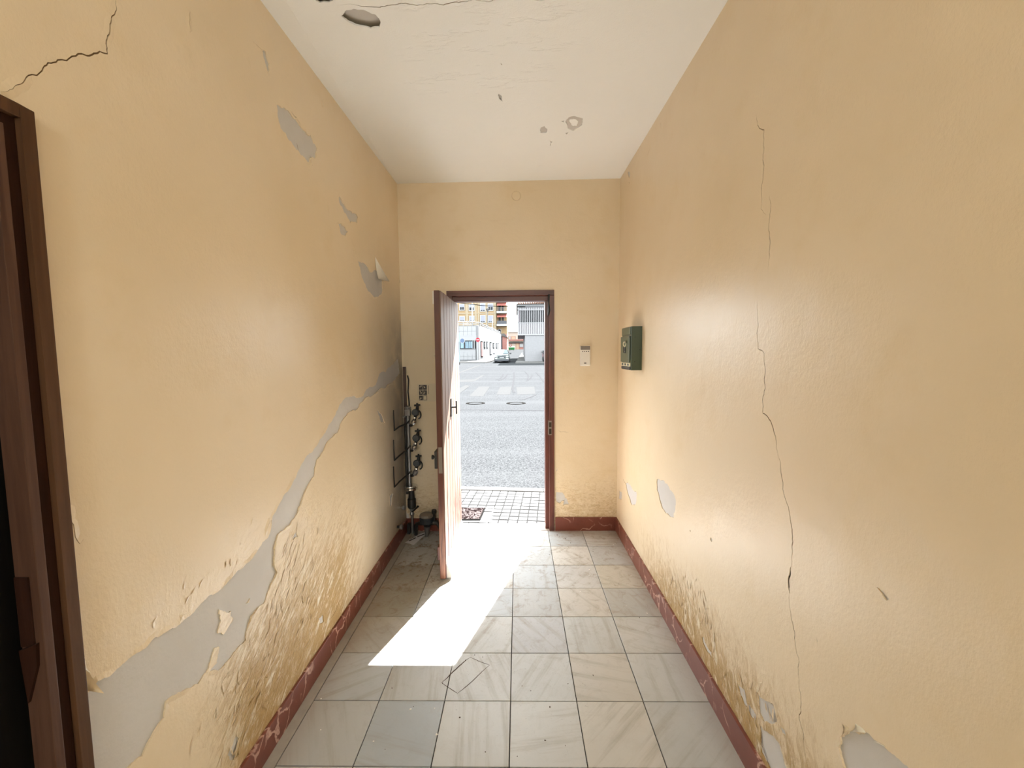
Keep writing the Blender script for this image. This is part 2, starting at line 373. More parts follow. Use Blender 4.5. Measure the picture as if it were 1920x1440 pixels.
def sheet(name, mat, parent, outer, holes, islands, to3, nrm, depth, openings=(), open_depth=.0, lift=.0, nl=99):
    nrm = Vector(nrm); V = []; E = []; lifts = {}; hidx = {id(h): k for k, h in enumerate(holes)}
    def ring(pts):
        n0 = len(V); V.extend(pts); E.extend((n0 + i, n0 + (i + 1) % len(pts)) for i in range(len(pts)))
    ring([Vector(p) for p in outer])
    for o in openings: ring([Vector(p) for p in o])
    for hset in (holes, islands):
        for hp in hset:
            ring(hp)
            if lift and hset is holes and hidx[id(hp)] < nl:
                for i, p in enumerate(hp):
                    q = max(0, mnoise.noise(Vector((p.x * 14, p.y * 14, 3.1))) + .12) * lift
                    lifts[(round(p.x, 4), round(p.y, 4))] = q
    if lift:
        for hp in holes[:nl]:
            n = len(hp)
            for i in range(0, n, 1):
                t = hp[(i + 2) % n] - hp[i - 2]
                if t.length < 1e-6: continue
                t.normalize(); nn = Vector((-t.y, t.x)) * .014; V.append(hp[i] + nn); V.append(hp[i] - nn)
    o = outer; xs = [p[0] for p in o]; ys = [p[1] for p in o]
    for gx in np.arange(min(xs) + .2, max(xs), .25):
        for gy in np.arange(min(ys) + .2, max(ys), .25): V.append(Vector((gx, gy)))
    vo, eo, fo, *_ = delaunay_2d_cdt(V, E, [], 0, 1e-6)
    P = np.array([(v.x, v.y) for v in vo]); T = np.array([f[:3] for f in fo]); C = P[T].mean(1)
    cut = np.zeros(len(T), bool)
    for hp in holes: cut |= inside(C, hp)
    for hp in islands: cut &= ~inside(C, hp)
    for op in openings: cut |= inside(C, [Vector(p) for p in op])
    bx = np.array([(p[0], p[1]) for p in outer]); cut |= ~inside(C, [Vector(p) for p in outer])
    T = T[~cut]; cnt = {}
    for t in T:
        for i in range(3):
            k = tuple(sorted((int(t[i]), int(t[(i + 1) % 3])))); cnt[k] = cnt.get(k, 0) + 1
    b = MB(); used = {}
    vs = [Vector(to3(p[0], p[1])) + nrm * lifts.get((round(p[0], 4), round(p[1], 4)), 0) for p in P]
    fs = [tuple(int(i) for i in t) for t in T]
    base = len(vs); back = {}
    opset = [[Vector(p) for p in op] for op in openings]
    def bk(i):
        if i not in back:
            d = depth
            for op in opset:
                if any((q - Vector(P[i])).length < 1e-5 for q in op): d = open_depth
            back[i] = len(vs); vs.append(Vector(to3(*P[i])) - nrm * d)
        return back[i]
    for (i, j), c in cnt.items():
        if c == 1: fs.append((i, j, bk(j), bk(i)))
    b.add(vs, fs); me = bpy.data.meshes.new(name); og = ORG[parent] if parent else Vector((0, 0, 0))
    me.from_pydata([v - og for v in b.v], [], b.f)
    me.materials.append(mat); bm = bmesh.new(); bm.from_mesh(me); bmesh.ops.recalc_face_normals(bm, faces=bm.faces); bm.to_mesh(me); bm.free()
    return link(name, me, parent)
def c3(pts, ox, oy, s): return [(ox + x / s, oy + y / s) for x, y in pts]
def uvX(pts, X): return [Vector((q.y, q.z)) for q in (onX(x, y, X) for x, y in pts)]
def shade_strip(name, mat, parent, polys, to3, nrm, off):  # lays dark strips in the cracks as their inner shade
    b = MB(); nrm = Vector(nrm)
    for pl in polys:
        n = len(pl) // 2
        for i in range(n - 1):
            q = [pl[i], pl[i + 1], pl[-2 - i], pl[-1 - i]]; b.add([Vector(to3(p.x, p.y)) + nrm * off for p in q], [(0, 1, 2, 3)])
    return b.build(name, mat, parent)

# left wall -----------------------------------------------------------------
wl = MB().box(XL - .22, XL - .0035, .87, YE + .2, -.05, 3.1).box(XL - .22, XL - .0035, YB, .06, -.05, 3.1).box(XL - .22, XL - .0035, .06, .87, 2.075, 3.1).build('wall_left', M['plaster'])
tag(wl, 'yellow painted left wall with a long peeled plaster scar', kind='structure')
big = [(703, 723), (711, 701), (733, 687), (747, 673), (749, 700), (738, 714), (722, 728), (705, 738), (695, 744), (680, 754), (667, 770), (647, 782), (633, 812), (614, 829), (594, 862), (589, 893), (572, 923), (561, 951), (543, 985), (522, 1001), (514, 1029), (513, 1052), (519, 1073), (508, 1095), (497, 1129), (471, 1155), (461, 1201), (439, 1223), (411, 1257), (385, 1262), (372, 1282), (344, 1295), (311, 1315), (308, 1346), (283, 1384), (267, 1418), (225, 1452), (185, 1500), (162, 1500), (158, 1440), (153, 1310), (166, 1296), (181, 1277), (205, 1268), (233, 1243), (289, 1195), (330, 1177), (367, 1143), (417, 1101), (455, 1065), (483, 1032), (503, 1007), (510, 970), (525, 943), (544, 912), (561, 879), (575, 854), (592, 837), (608, 812), (625, 784), (636, 759), (655, 744), (680, 743), (689, 729)]
o6 = (480, 60, 2.483)
lh = [big, c3([(95, 340), (150, 365), (185, 405), (215, 450), (255, 480), (285, 540), (275, 590), (240, 605), (195, 550), (150, 500), (115, 450), (100, 390)], *o6),
      c3([(385, 765), (420, 820), (450, 845), (475, 860), (470, 890), (440, 890), (410, 840), (390, 800)], *o6),
      c3([(378, 890), (410, 905), (430, 930), (415, 950), (395, 940)], *o6),
      c3([(475, 1065), (500, 1075), (550, 1110), (590, 1150), (590, 1200), (570, 1235), (540, 1225), (510, 1180), (490, 1130)], *o6),
      c3([(30, 80), (45, 90), (62, 150), (55, 195), (45, 150)], *o6),
      [(436, 1398), (443, 1376), (449, 1392), (447, 1415), (438, 1424), (427, 1416)], [(545, 1003), (556, 997), (559, 1006), (549, 1013)], [(598, 1159), (605, 1153), (607, 1165), (600, 1170)],
      [(708, 770), (716, 778), (722, 795), (714, 792)], [(730, 930), (737, 925), (735, 950), (731, 948)], [(731, 690), (744, 680), (746, 690), (736, 702)]]
lhp = [jag(uvX(p, XL), .10 if i == 0 else .16) for i, p in enumerate(lh)]
lis = [jag(uvX(c3(p, 100, 640, 1.8), XL), .16) for p in ([(560, 905), (600, 910), (606, 940), (590, 965), (575, 990), (556, 985), (566, 945)], [(545, 1035), (560, 1032), (552, 1085), (520, 1130), (500, 1148), (530, 1085)], [(652, 885), (664, 868), (660, 882)])]
lc = [uvX(c3(p, 0, 0, 3.692), XL) for p in ([(0, 632), (45, 632), (100, 590), (165, 555), (195, 522), (290, 490), (330, 435), (400, 415), (500, 390), (600, 385), (650, 370), (745, 372), (742, 330), (740, 250), (755, 170), (778, 110), (800, 80), (830, -30)], [(1755, 290), (1800, 335), (1835, 370)], [(1715, 410), (1740, 470)], [(1312, 80), (1306, 150), (1312, 230)])]
lc += [uvX(c3(p, *o6), XL) for p in ([(160, 360), (190, 400), (213, 445)], [(190, 515), (200, 555)], [(252, 570), (260, 620)], [(335, 800), (345, 860)], [(450, 990), (468, 1060)], [(308, 325), (310, 345)], [(495, 900), (498, 945)], [(520, 670), (522, 690)])]
lc += [uvX(p, XL) for p in ([(128, 930), (136, 990), (150, 1020), (157, 1010)], [(338, 1165), (343, 1152)], [(505, 975), (500, 992)], [(640, 1120), (620, 1160)], [(560, 1040), (540, 1100), (520, 1140)], [(575, 1075), (545, 1150)], [(590, 1185), (570, 1215), (555, 1260)], [(520, 1220), (500, 1270)], [(470, 1265), (440, 1330)])]
lcr = [ribbon(p, .0021 if k_ == 0 else .0012) for k_, p in enumerate(lc)]
to_l = lambda u, v: (XL, u, v)
d2 = [(.06, -.04), (.83, -.04), (.83, 2.05), (.06, 2.05)]
sheet('paint_layer', M['left'], wl, [(YB, -.04), (YE, -.04), (YE, 3.09), (YB, 3.09)], lhp + lcr, lis, to_l, (1, 0, 0), .0036, [d2], .05, .006)
shade_strip('crack', M['crack'], wl, lcr, to_l, (1, 0, 0), -.0009)
def flap(pts3, nrm, curl, parent, mat, name='paint_flap'):       # a sheet of loose paint curling off the wall; pts: root a, root b, tip
    a, b_, c = [Vector(p) for p in pts3]; nrm = Vector(nrm); b = MB(); n = 6; vs = []
    for i in range(n + 1):
        k = i / n; l = a.lerp(c, k); r = b_.lerp(c, k); off = nrm * (.002 + curl * k * k)
        vs += [l + off, r + off, l + off - nrm * .0008, r + off - nrm * .0008]
    fs = []
    for i in range(n):
        q = i * 4; fs += [(q, q + 1, q + 5, q + 4), (q + 2, q + 6, q + 7, q + 3), (q, q + 4, q + 6, q + 2), (q + 1, q + 3, q + 7, q + 5)]
    return b.add(vs, fs, True).build(name, mat, parent)
flap([onX(730, 528, XL), onX(703, 482, XL), onX(704, 523, XL)], (1, 0, 0), .02, wl, M['flake'])
flap([onX(146, 1290, XL), onX(158, 1237, XL), onX(170, 1300, XL)], (1, 0, 0), .03, wl, M['left'])
flap([onX(140, 1238, XL), onX(158, 1232, XL), onX(145, 1262, XL)], (1, 0, 0), .03, wl, M['flake'])
def flakes(name, mat, parent, poly, n, nrm, to3, ang, smax):
    P = [Vector(p) for p in poly]; xs = [p.x for p in P]; ys = [p.y for p in P]; b = MB(); k = 0; nrm = Vector(nrm)
    while k < n:
        c = Vector((random.uniform(min(xs), max(xs)), random.uniform(min(ys), max(ys))))
        if not inside(np.array([[c.x, c.y]]), P)[0] or mnoise.noise(Vector((c.x * 4, c.y * 4, 9))) < -.35: continue
        k += 1; L = random.uniform(.012, smax) ; W = L * random.uniform(.16, .45); a = ang + random.gauss(0, .6)
        ax = Vector((math.cos(a), math.sin(a))); pr = Vector((-ax.y, ax.x)); lf = random.uniform(.0003, .0016); m_ = 7
        rim = [c + ax * math.cos(2 * math.pi * j / m_) * L * random.uniform(.6, 1.1) + pr * math.sin(2 * math.pi * j / m_) * W * random.uniform(.6, 1.1) for j in range(m_)]
        vs = [Vector(to3(q.x, q.y)) + nrm * (.0006 + lf * max(0, ((q - c).dot(pr) / W + .3)) ** 1.2) for q in rim] + [Vector(to3(c.x, c.y)) + nrm * (.0012 + lf * .5)]
        b.add(vs, [(j, (j + 1) % m_, m_) for j in range(m_)], True)
    o = b.build(name, mat, parent); o['kind'] = 'stuff'; return o
flakes('paint_flakes', M['left'], wl, uvX([(545, 985), (612, 955), (600, 1100), (590, 1180), (500, 1330), (430, 1440), (330, 1440), (400, 1290), (480, 1190), (520, 1080)], XL), 120, (1, 0, 0), to_l, R(58), .034)
flakes('paint_flakes', M['left'], wl, uvX([(380, 1060), (490, 960), (500, 1000), (390, 1110), (250, 1210), (230, 1190)], XL), 12, (1, 0, 0), to_l, R(50), .014)

# right wall ----------------------------------------------------------------
wr = tag(MB().box(XR + .0035, XR + .22, YB, YE + .2, -.05, 3.1).build('wall_right', M['plaster']), 'glossy yellow right wall with one tall hairline crack', kind='structure')
o4 = (1140, 840, 2.4); o8 = (1160, 200, 2.182)
rh = [c3(p, *o4) for p in ([(68, 140), (100, 165), (130, 200), (125, 250), (105, 255), (90, 210)], [(220, 140), (250, 145), (280, 190), (305, 230), (295, 315), (270, 300), (235, 240), (220, 190)], [(415, 825), (430, 850), (445, 890), (465, 920), (470, 945), (445, 915), (425, 870)],
      [(580, 1060), (615, 1090), (625, 1150), (665, 1200), (665, 1235), (640, 1205), (610, 1150), (590, 1100)], [(668, 1090), (690, 1125), (740, 1150), (760, 1220), (750, 1240), (700, 1230), (680, 1190), (675, 1130)],
      [(680, 1240), (720, 1280), (770, 1330), (790, 1400), (815, 1470), (740, 1470), (690, 1370), (685, 1300)], [(1045, 1300), (1090, 1275), (1165, 1280), (1210, 1320), (1270, 1370), (1345, 1430), (1400, 1500), (1250, 1540), (1100, 1500), (1062, 1430), (1040, 1350)],
      [(50, 190), (62, 200), (60, 235), (48, 230)], [(462, 402), (470, 412), (466, 424), (459, 414)], [(1200, 620), (1215, 628), (1265, 680), (1250, 685)], [(773, 1250), (795, 1270), (800, 1295), (780, 1280)], [(365, 368), (372, 370), (370, 378)])]
rh += [[(1177, 322), (1181, 324), (1180, 334), (1178, 330)], [(1178, 340), (1181, 341), (1180, 345)]]
rhp = [jag(uvX(p, XR), .14) for p in rh]
rc = [uvX(p, XR) for p in (c3([(563, 30), (568, 75), (595, 95), (590, 200), (584, 330), (583, 420), (605, 442)], *o8), c3([(617, 365), (622, 420), (616, 460), (617, 520), (610, 680)], *o8), c3([(568, 780), (568, 850), (565, 930), (570, 990), (595, 1010), (598, 1100), (588, 1200), (590, 1255), (610, 1270), (630, 1310), (645, 1390), (652, 1450)], *o8),
      c3([(762, 20), (780, 120), (805, 250), (822, 330), (830, 400), (828, 480), (822, 540)], *o4), c3([(815, 630), (818, 720), (840, 830), (860, 960), (865, 1100), (880, 1330), (895, 1440)], *o4), c3([(335, 570), (350, 640), (370, 700), (390, 745)], *o4), c3([(375, 590), (385, 680), (395, 720)], *o4), c3([(280, 590), (300, 650), (335, 730)], *o4),
      c3([(465, 735), (475, 800)], *o4), c3([(665, 1090), (672, 1140)], *o4), c3([(685, 1240), (688, 1330), (715, 1400), (728, 1450)], *o4), c3([(938, 850), (942, 885)], *o4), c3([(450, 885), (490, 960), (530, 1020)], *o4), c3([(1440, -60), (1437, 80)], 0, 0, 1) if 0 else c3([(880, 1340), (890, 1400), (900, 1450)], *o4), c3([(610, 200), (617, 240)], 1160 - 250, 200, 1) if 0 else c3([(172, 60), (173, 90)], *o8), c3([(130, 160), (115, 215)], *o8))]
rcr = [ribbon(p, .0021 if k_ in (2, 3) else .0015) for k_, p in enumerate(rc)]
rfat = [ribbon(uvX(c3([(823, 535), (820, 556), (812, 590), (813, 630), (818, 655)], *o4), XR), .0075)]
to_r = lambda u, v: (XR, u, v)
sheet('paint_layer', M['right'], wr, [(YB, -.04), (YE, -.04), (YE, 3.09), (YB, 3.09)], rhp + rcr + rfat, [], to_r, (-1, 0, 0), .0036, lift=.004, nl=7)
shade_strip('crack', M['crack'], wr, rcr, to_r, (-1, 0, 0), -.0009)
shade_strip('crack', M['crack_dark'], wr, rfat, to_r, (-1, 0, 0), -.0025)
flakes('paint_flakes', M['right'], wr, uvX(c3([(270, 590), (390, 560), (480, 760), (520, 1000), (700, 1000), (760, 1200), (620, 1250), (540, 1050), (380, 800)], *o4), XR), 70, (-1, 0, 0), to_r, R(110), .03)
p4 = lambda x, y: onX(o4[0] + x / 2.4, o4[1] + y / 2.4, XR)
flap([p4(1098, 1277), p4(1162, 1281), p4(1150, 1240)], (-1, 0, 0), .02, wr, M['flake'])
flap([p4(1085, 1265), p4(1050, 1300), p4(1090, 1240)], (-1, 0, 0), .02, wr, M['right'])
flap([p4(1200, 1320), p4(1250, 1345), p4(1243, 1325)], (-1, 0, 0), .012, wr, M['flake'])

# end wall with the street doorway -------------------------------------------
DL, DR, DT = -.605, .312, 2.105       # rough opening
WB = 3.70
wf = tag(MB().box(-6, DL, YE + .0035, WB, -.25, 5.2).box(DR, 7, YE + .0035, WB, -.25, 5.2).box(DL, DR, YE + .0035, WB, DT, 5.2).build('wall_front', M['plaster']), 'yellow end wall around the open street door', kind='structure')
uvY = lambda pts: [Vector((q.x, q.z)) for q in (onY(x, y, YE) for x, y in pts)]
eh = [jag(uvY(p), .16) for p in ([(1043, 922), (1053, 923), (1058, 928), (1059, 933), (1064, 938), (1068, 946), (1056, 948), (1058, 938), (1050, 943), (1043, 940)], [(1043, 876), (1045, 880), (1043, 884)], [(754, 950), (764, 948), (768, 972), (756, 980)])]
ecr = [ribbon(uvY(p), .0013) for p in ([(1047, 807), (1052, 810), (1066, 811)], [(1112, 950), (1121, 946), (1127, 948)], [(1044, 958), (1047, 959)], [(748, 520), (750, 545)])]
sheet('paint_layer', M['end'], wf, [(XL - .002, -.04), (XR + .002, -.04), (XR + .002, 3.09), (XL - .002, 3.09)], eh + ecr, [], lambda u, v: (u, YE, v), (0, -1, 0), .0036, [[(DL, -.041), (DR, -.041), (DR, DT), (DL, DT)]], .004, lift=.002, nl=1)
shade_strip('crack', M['crack'], wf, ecr, lambda u, v: (u, YE, v), (0, -1, 0), -.002)
MB().box(-6, DL, WB, WB + .02, -.25, 5.2).box(DR, 7, WB, WB + .02, -.25, 5.2).box(DL, DR, WB, WB + .02, DT, 5.2).build('street_render', M['facade'], wf)
tag(MB().box(XL - .22, XR + .22, YB - .2, YB, -.05, 3.1).build('wall_back', M['left']), kind='structure')

# ceiling --------------------------------------------------------------------
ce = tag(MB().box(XL - .3, XR + .3, YB - .2, YE + .1, 3.13, 3.3).build('ceiling', M['ceiling']), 'white plastered ceiling with chipped spots', kind='structure')
def uvC(pts):
    out = []
    for x, y in pts:
        z = 2.97
        for _ in range(6): q = onZ(x, y, z); z = zc(q.x, q.y)
        out.append(Vector((q.x, q.y)))
    return out
o5 = (480, 0, 2.182)
ch = [jag(uvC(c3(p, *o5)), .10) for p in ([(350, 65), (370, 42), (430, 38), (490, 60), (510, 90), (505, 112), (470, 118), (420, 105), (380, 90)], [(240, -6), (312, -8), (314, 4), (300, 10), (275, 8), (262, 12), (245, 4)], [(990, 384), (1003, 390), (1008, 415), (998, 408)],
      [(1266, 498), (1280, 480), (1300, 475), (1336, 484), (1333, 512), (1300, 536), (1275, 525)], [(1247, 496), (1262, 494), (1258, 501)], [(1165, 522), (1180, 516), (1192, 528), (1186, 544), (1164, 544)], [(1265, 545), (1280, 540), (1272, 550)], [(1200, 575), (1212, 580), (1204, 598)])]
cis = [jag(uvC(c3(p, *o5)), .2) for p in ([(1280, 492), (1300, 487), (1318, 497), (1312, 515), (1290, 512)],)]
ccr = [ribbon(uvC(c3(p, *o5)), .0022) for p in ([(330, 22), (560, 20), (700, 14), (830, 11), (960, 6), (1150, 1), (1300, -6)], [(1150, 678), (1180, 677)], [(1000, 258), (1006, 268)])]
to_c = lambda u, v: (u, v, zc(u, v))
cp = sheet('ceiling_skin', M['ceiling'], ce, [(XL - .002, YB), (XR + .002, YB), (XR + .002, YE + .002), (XL - .002, YE + .002)], ch + ccr, cis, to_c, (0, 0, -1), .0055, lift=.003, nl=1)
MB().add([(XL - .01, YB, zc(XL, YB) + .005), (XR + .01, YB, zc(XR, YB) + .005), (XR + .01, YE + .01, zc(XR, YE) + .005), (XL - .01, YE + .01, zc(XL, YE) + .005)], [(0, 1, 2, 3)]).build('ceiling_plaster', M['plaster'], ce)
shade_strip('crack', M['crack'], ce, ccr, to_c, (0, 0, -1), -.002)

# floor ----------------------------------------------------------------------
fl = tag(MB().box(XL - .22, XR + .22, YB - .1, 3.69, -.16, -.007).build('floor', M['grout']), 'veined marble tile floor of the hallway', kind='structure')
ORG[fl] = Vector((0, 0, 0))
tb = [MB().box(-.1480 + dx, .1480 - dx, -.1480, .1480, -.02, 0).mesh('tile', M['marble'], None, .0012, 1) for dx in (0,)][0]
tints = {(5, 3): (.72, .70, .66), (4, 4): (.86, .87, .86), (3, 4): (.86, .86, .88), (5, 2): (.93, .84, .70), (0, 3): (.74, .66, .55), (0, 2): (.78, .70, .60), (0, 4): (.9, .83, .74), (4, 2): (1, .93, .85), (5, 4): (1, .93, .84)}
for r in range(22):
    for c in range(6):
        o = link('tile', tb, fl, (-.945 + .30 * c + .15, 3.558 - .30 * r - .15, random.uniform(-.0004, .0004)))
        k = random.uniform(.84, 1.03); t_ = tints.get((c, r)) or ((k, k * .95, k * .88) if c > 3 else (k * .98, k * .98, k * .97))  # right columns carry the tan reflected from the wall in their colour
        o.color = (*t_, 1)
MB().box(XL, -.947, YB, YE, -.02, -.001).build('edge_strip', M['mortar'], fl)
MB().box(DL, DR, 3.561, 3.705, -.02, .002).build('door_sill', M['sill'], fl, .004)
bl = tag(MB().box(XL, XL + .013, .872, YE, 0, .115).build('baseboard_left', M['red_marble'], None, .002), 'red veined marble skirting along the left wall', kind='structure')
tag(MB().box(XL, XL + .013, YB, .04, 0, .115).build('baseboard_left', M['red_marble'], None, .002), kind='structure')
tag(MB().box(XR - .013, XR, YB, YE, 0, .120).build('baseboard_right', M['red_marble'], None, .002), 'red veined marble skirting along the right wall', kind='structure')
bf = tag(MB().box(DR + .008, XR - .013, YE - .013, YE, 0, .122).build('baseboard_front', M['red_marble'], None, .002), 'short red marble skirting right of the street door', kind='structure')
tag(MB().box(XL + .013, DL - .005, YE - .013, YE, 0, .115).build('baseboard_front', M['red_marble'], None, .002), kind='structure')
b = MB()
qs = [onZ(x, y, .0006) for x, y in ((828, 1280), (858, 1300), (918, 1247), (882, 1232))]
for i_ in range(3 if 0 else 4):
    pl = ribbon([Vector((qs[i_].x, qs[i_].y)), Vector((qs[(i_ + 1) % 4].x, qs[(i_ + 1) % 4].y))], .0018 if i_ < 3 else .003, .03); n_ = len(pl) // 2
    for k_ in range(n_ - 1): b.slab([Vector((p.x, p.y, .0009)) for p in (pl[k_], pl[k_ + 1], pl[-2 - k_], pl[-1 - k_])], (0, 0, -.0012))
o_ = b.build('adhesive_outline', M['litter'], fl); o_['kind'] = 'stuff'
def _crumbs(name, label, cat, spots, mat, smin, smax):
    b = MB()
    for x, y in spots:
        p = onZ(x, y, .001); s = random.uniform(smin, smax); n = 6; a0 = random.uniform(0, 6)
        el = random.uniform(.3, 1); rim = []
        for j in range(n):
            a = j * 2 * math.pi / n; q = Vector((math.cos(a) * s, math.sin(a) * s * el, 0)); q.rotate(Matrix.Rotation(a0, 3, 'Z')); rim.append(p + q * random.uniform(.6, 1.2))
        hgt = s * .35; b.hexa(rim, [q.lerp(p, .4) + Vector((0, 0, hgt)) for q in rim])
    return tag(b.build(name, mat), label, cat, kind='stuff')
_crumbs('plaster_crumbs', 'white plaster crumbs scattered over the marble floor tiles', 'debris', [(1239, 1273), (819, 1377), (601, 1369), (602, 1310), (1088, 1109), (1105, 1068), (1150, 1021), (1213, 1150), (770, 1330), (815, 1328), (1020, 1252), (1174, 1136), (700, 1390), (1183, 1080)], M['chip'], .003, .007)
_crumbs('dark_litter', 'dark dry litter bits scattered over the marble floor', 'debris', [(1045, 1003), (1049, 1006), (1060, 1010), (1066, 1014), (1070, 1018), (1064, 1024), (1058, 1028), (1112, 1034), (1129, 1047), (1156, 1019), (775, 1325), (722, 1405), (910, 1410), (862, 1345), (995, 1295), (979, 1286), (1060, 1398), (1031, 1325), (1022, 1388), (970, 1418), (735, 1290), (1199, 1158), (1153, 1097), (1160, 1095), (890, 1228), (905, 1232), (920, 1230), (1001, 1040), (1030, 1040), (873, 1238), (830, 1281), (1112, 1266), (1065, 1282)], M['litter'], .002, .0055)

# ------------------------------------------------------------------ street door
dr = root('door_1', (DL, YE, 0), 'open plank street door in a dark red frame', kind='structure')
f = MB()
fr = MB().box(.268, DR, YE - .012, YE + .10, 0, DT - .045).box(.235, .268, YE + .03, YE + .135, 0, DT - .085)
jr = fr.build('jamb', M['wood'], dr, .003)
jl = MB().box(DL, DL + .045, YE - .012, YE + .10, 0, DT - .045).box(DL + .045, DL + .07, YE + .03, YE + .135, 0, DT - .085).build('jamb', M['wood'], dr, .003)
MB().box(DL, DR, YE - .012, YE + .10, DT - .045, DT).box(DL + .045, .268, YE + .03, YE + .135, DT - .085, DT - .045).build('door_head', M['wood2'], dr, .003)
# strike plate and bolt keep on the right jamb
sp = MB().box(.262, .2885, YE - .0145, YE - .012, .86, .985).box(.2605, .2625, YE - .0145, YE + .028, .86, .985).build('strike_plate', M['brass'], jr, .0006)
MB().box(.266, .286, YE - .0155, YE - .0143, .868, .915).box(.266, .286, YE - .0155, YE - .0143, .93, .972).build('latch_hole_shade', M['crack_dark'], sp)  # raised dark patches painted as the shade inside the latch holes
q0, q1 = onY(1029, 552, YE - .015), onY(1028, 592, YE - .015)
MB().tube([(q0.x, YE - .02, q0.z), (q0.x - .002, YE - .02, (q0.z + q1.z) / 2 + .02), (q0.x + .002, YE - .02, q1.z + .045), (q1.x, YE - .02, q1.z)], [.008, .006, .011, .006], 8).build('bolt_keep', M['black'], jr)
# leaf
LX0, LX1, LY0, LY1, LZ0, LZ1 = -.553, -.508, 2.752, 3.556, .010, 1.992
leaf = MB().box(LX0, LX1 - .008, LY0, LY1, LZ0, LZ1).build('door_leaf', M['edge'], dr, .003)
ORG[leaf] = ORG[dr]
npk = 7; pw = (LY1 - LY0) / npk
for i in range(npk):
    MB().box(LX1 - .010, LX1 + random.uniform(-.0015, .001), LY0 + i * pw + .0045, LY0 + (i + 1) * pw - .0045, LZ0 + .002, LZ1 - random.uniform(0, .004)).build('plank', M['plank'], leaf, .003)
MB().add([(LX1, LY0 + .01, .014), (LX1 + .034, LY0 + .01, .014), (LX1, LY0 + .01, .115), (LX1, LY1 - .03, .014), (LX1 + .034, LY1 - .03, .014), (LX1, LY1 - .03, .115), (LX1 + .034, LY0 + .01, .034), (LX1 + .034, LY1 - .03, .034)], [(0, 1, 6, 2), (3, 5, 7, 4), (0, 3, 4, 1), (1, 4, 7, 6), (6, 7, 5, 2), (0, 2, 5, 3)]).build('weatherboard', M['weatherboard'], leaf)
MB().box(LX1 + .001, LX1 + .007, 3.06, 3.10, 1.10, 1.24).box(LX1 + .007, LX1 + .045, 3.075, 3.088, 1.165, 1.178).box(LX1 + .038, LX1 + .047, 3.07, 3.093, 1.12, 1.22).build('door_handle', M['dark_metal'], leaf, .002)
lk = MB().box(LX0 - .022, LX0, LY0 + .004, LY0 + .13, .79, .91).build('lock_case', M['dark_metal'], leaf, .004)
MB().lathe([(0, .0), (.009, .0), (.009, .012), (.016, .016), (.016, .026), (0, .028)], (LX0 - .022, LY0 + .05, .86), (-1, 0, 0), 12).build('lock_knob', M['dark_metal'], leaf)
MB().box(LX0 + .008, LX1 - .012, LY0 - .0025, LY0, .76, .94).build('lock_faceplate', M['brass'], leaf)
MB().box(LX0 - .014, LX0, LY0 + .02, LY0 + .05, 1.905, 1.99).build('contact_sensor', M['white_plastic'], leaf, .003)
MB().box(LX0 - .008, LX0, LY0 + .02, LY0 + .04, 1.55, 1.565).build('latch_stud', M['bright_metal'], leaf)
MB().box(LX0 - .016, LX0, LY0 + .01, LY0 + .06, .14, .235).build('door_wedge', M['wood'], leaf, .004)
for z in (.25, 1.0, 1.75):
    MB().tube([(-.535, LY1 + .012, z - .05), (-.535, LY1 + .012, z + .05)], .008, 10).box(-.552, -.52, LY1 - .001, LY1 + .012, z - .048, z + .048).build('hinge', M['dark_metal'], leaf)

# ------------------------------------------------------------------ side door, left edge of the frame
d2r = root('door_2', (XL, .43, 0), 'dark brown side door frame on the left wall', kind='structure')
def casing(y0, y1, ztop, x0, x1, mat, name):
    # one upright on the visible side, one on the near side, and the head
    b = MB().box(x0, x1, y0, y1, 0, ztop); yn0, yn1 = .89 - y1, .89 - y0
    b.box(x0, x1, yn0, yn1, 0, ztop).box(x0, x1, yn1, y0, ztop - (y1 - y0), ztop); return b.build(name, mat, d2r, .002)
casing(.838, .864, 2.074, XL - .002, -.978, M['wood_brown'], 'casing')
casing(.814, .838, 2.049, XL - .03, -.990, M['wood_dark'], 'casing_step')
jb = MB().box(-1.032, -.984, .795, .814, 0, 2.026).build('door_jamb', M['wood_jamb'], d2r, .002)
MB().box(-1.075, -.996, .076, .0955, 0, 2.03).build('door_jamb', M['wood_jamb'], d2r)
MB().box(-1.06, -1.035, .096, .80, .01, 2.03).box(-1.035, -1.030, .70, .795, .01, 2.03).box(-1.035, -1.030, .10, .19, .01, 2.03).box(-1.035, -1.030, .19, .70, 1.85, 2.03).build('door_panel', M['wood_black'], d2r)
st_ = MB().box(-1.03, -1.0, .792, .7955, .98, 1.13).build('strike_plate', M['wood_dark'], d2r, .002)
MB().slab([(-1.03, .7885, .975), (-.992, .7885, .99), (-.996, .7885, .94), (-1.022, .7885, .86)], (0, .006, 0)).build('split_wood', M['wood_dark'], d2r)
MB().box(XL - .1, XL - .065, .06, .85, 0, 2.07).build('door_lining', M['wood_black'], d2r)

# ------------------------------------------------------------------ fittings
# green letterbox on the right wall
mx, y0, y1, z0, z1 = .787, 2.886, 3.135, 1.447, 1.752
lb = root('letterbox', (XR, (y0 + y1) / 2, z0), 'old dark green metal letterbox on the right wall near the corner', 'letterbox')
MB().box(mx, XR, y0, y1, z0, z1).box(mx + .004, XR, y0 - .004, y1 + .004, z1 - .004, z1).build('body', M['green'], lb, .003)
MB().slab([(mx, y0 + .01, z1 - .055), (mx, y1 - .008, z1 - .055), (mx, y1 - .008, z1 - .004), (mx, y0 + .01, z1 - .004)], (-.006, 0, 0)).build('slot_flap', M['green_front'], lb, .002)
pn = MB().box(mx - .012, mx - .001, y0 + .014, y1 - .004, z0 + .055, z1 - .066).build('front_panel', M['green_front'], lb, .002); ORG[pn] = ORG[lb]
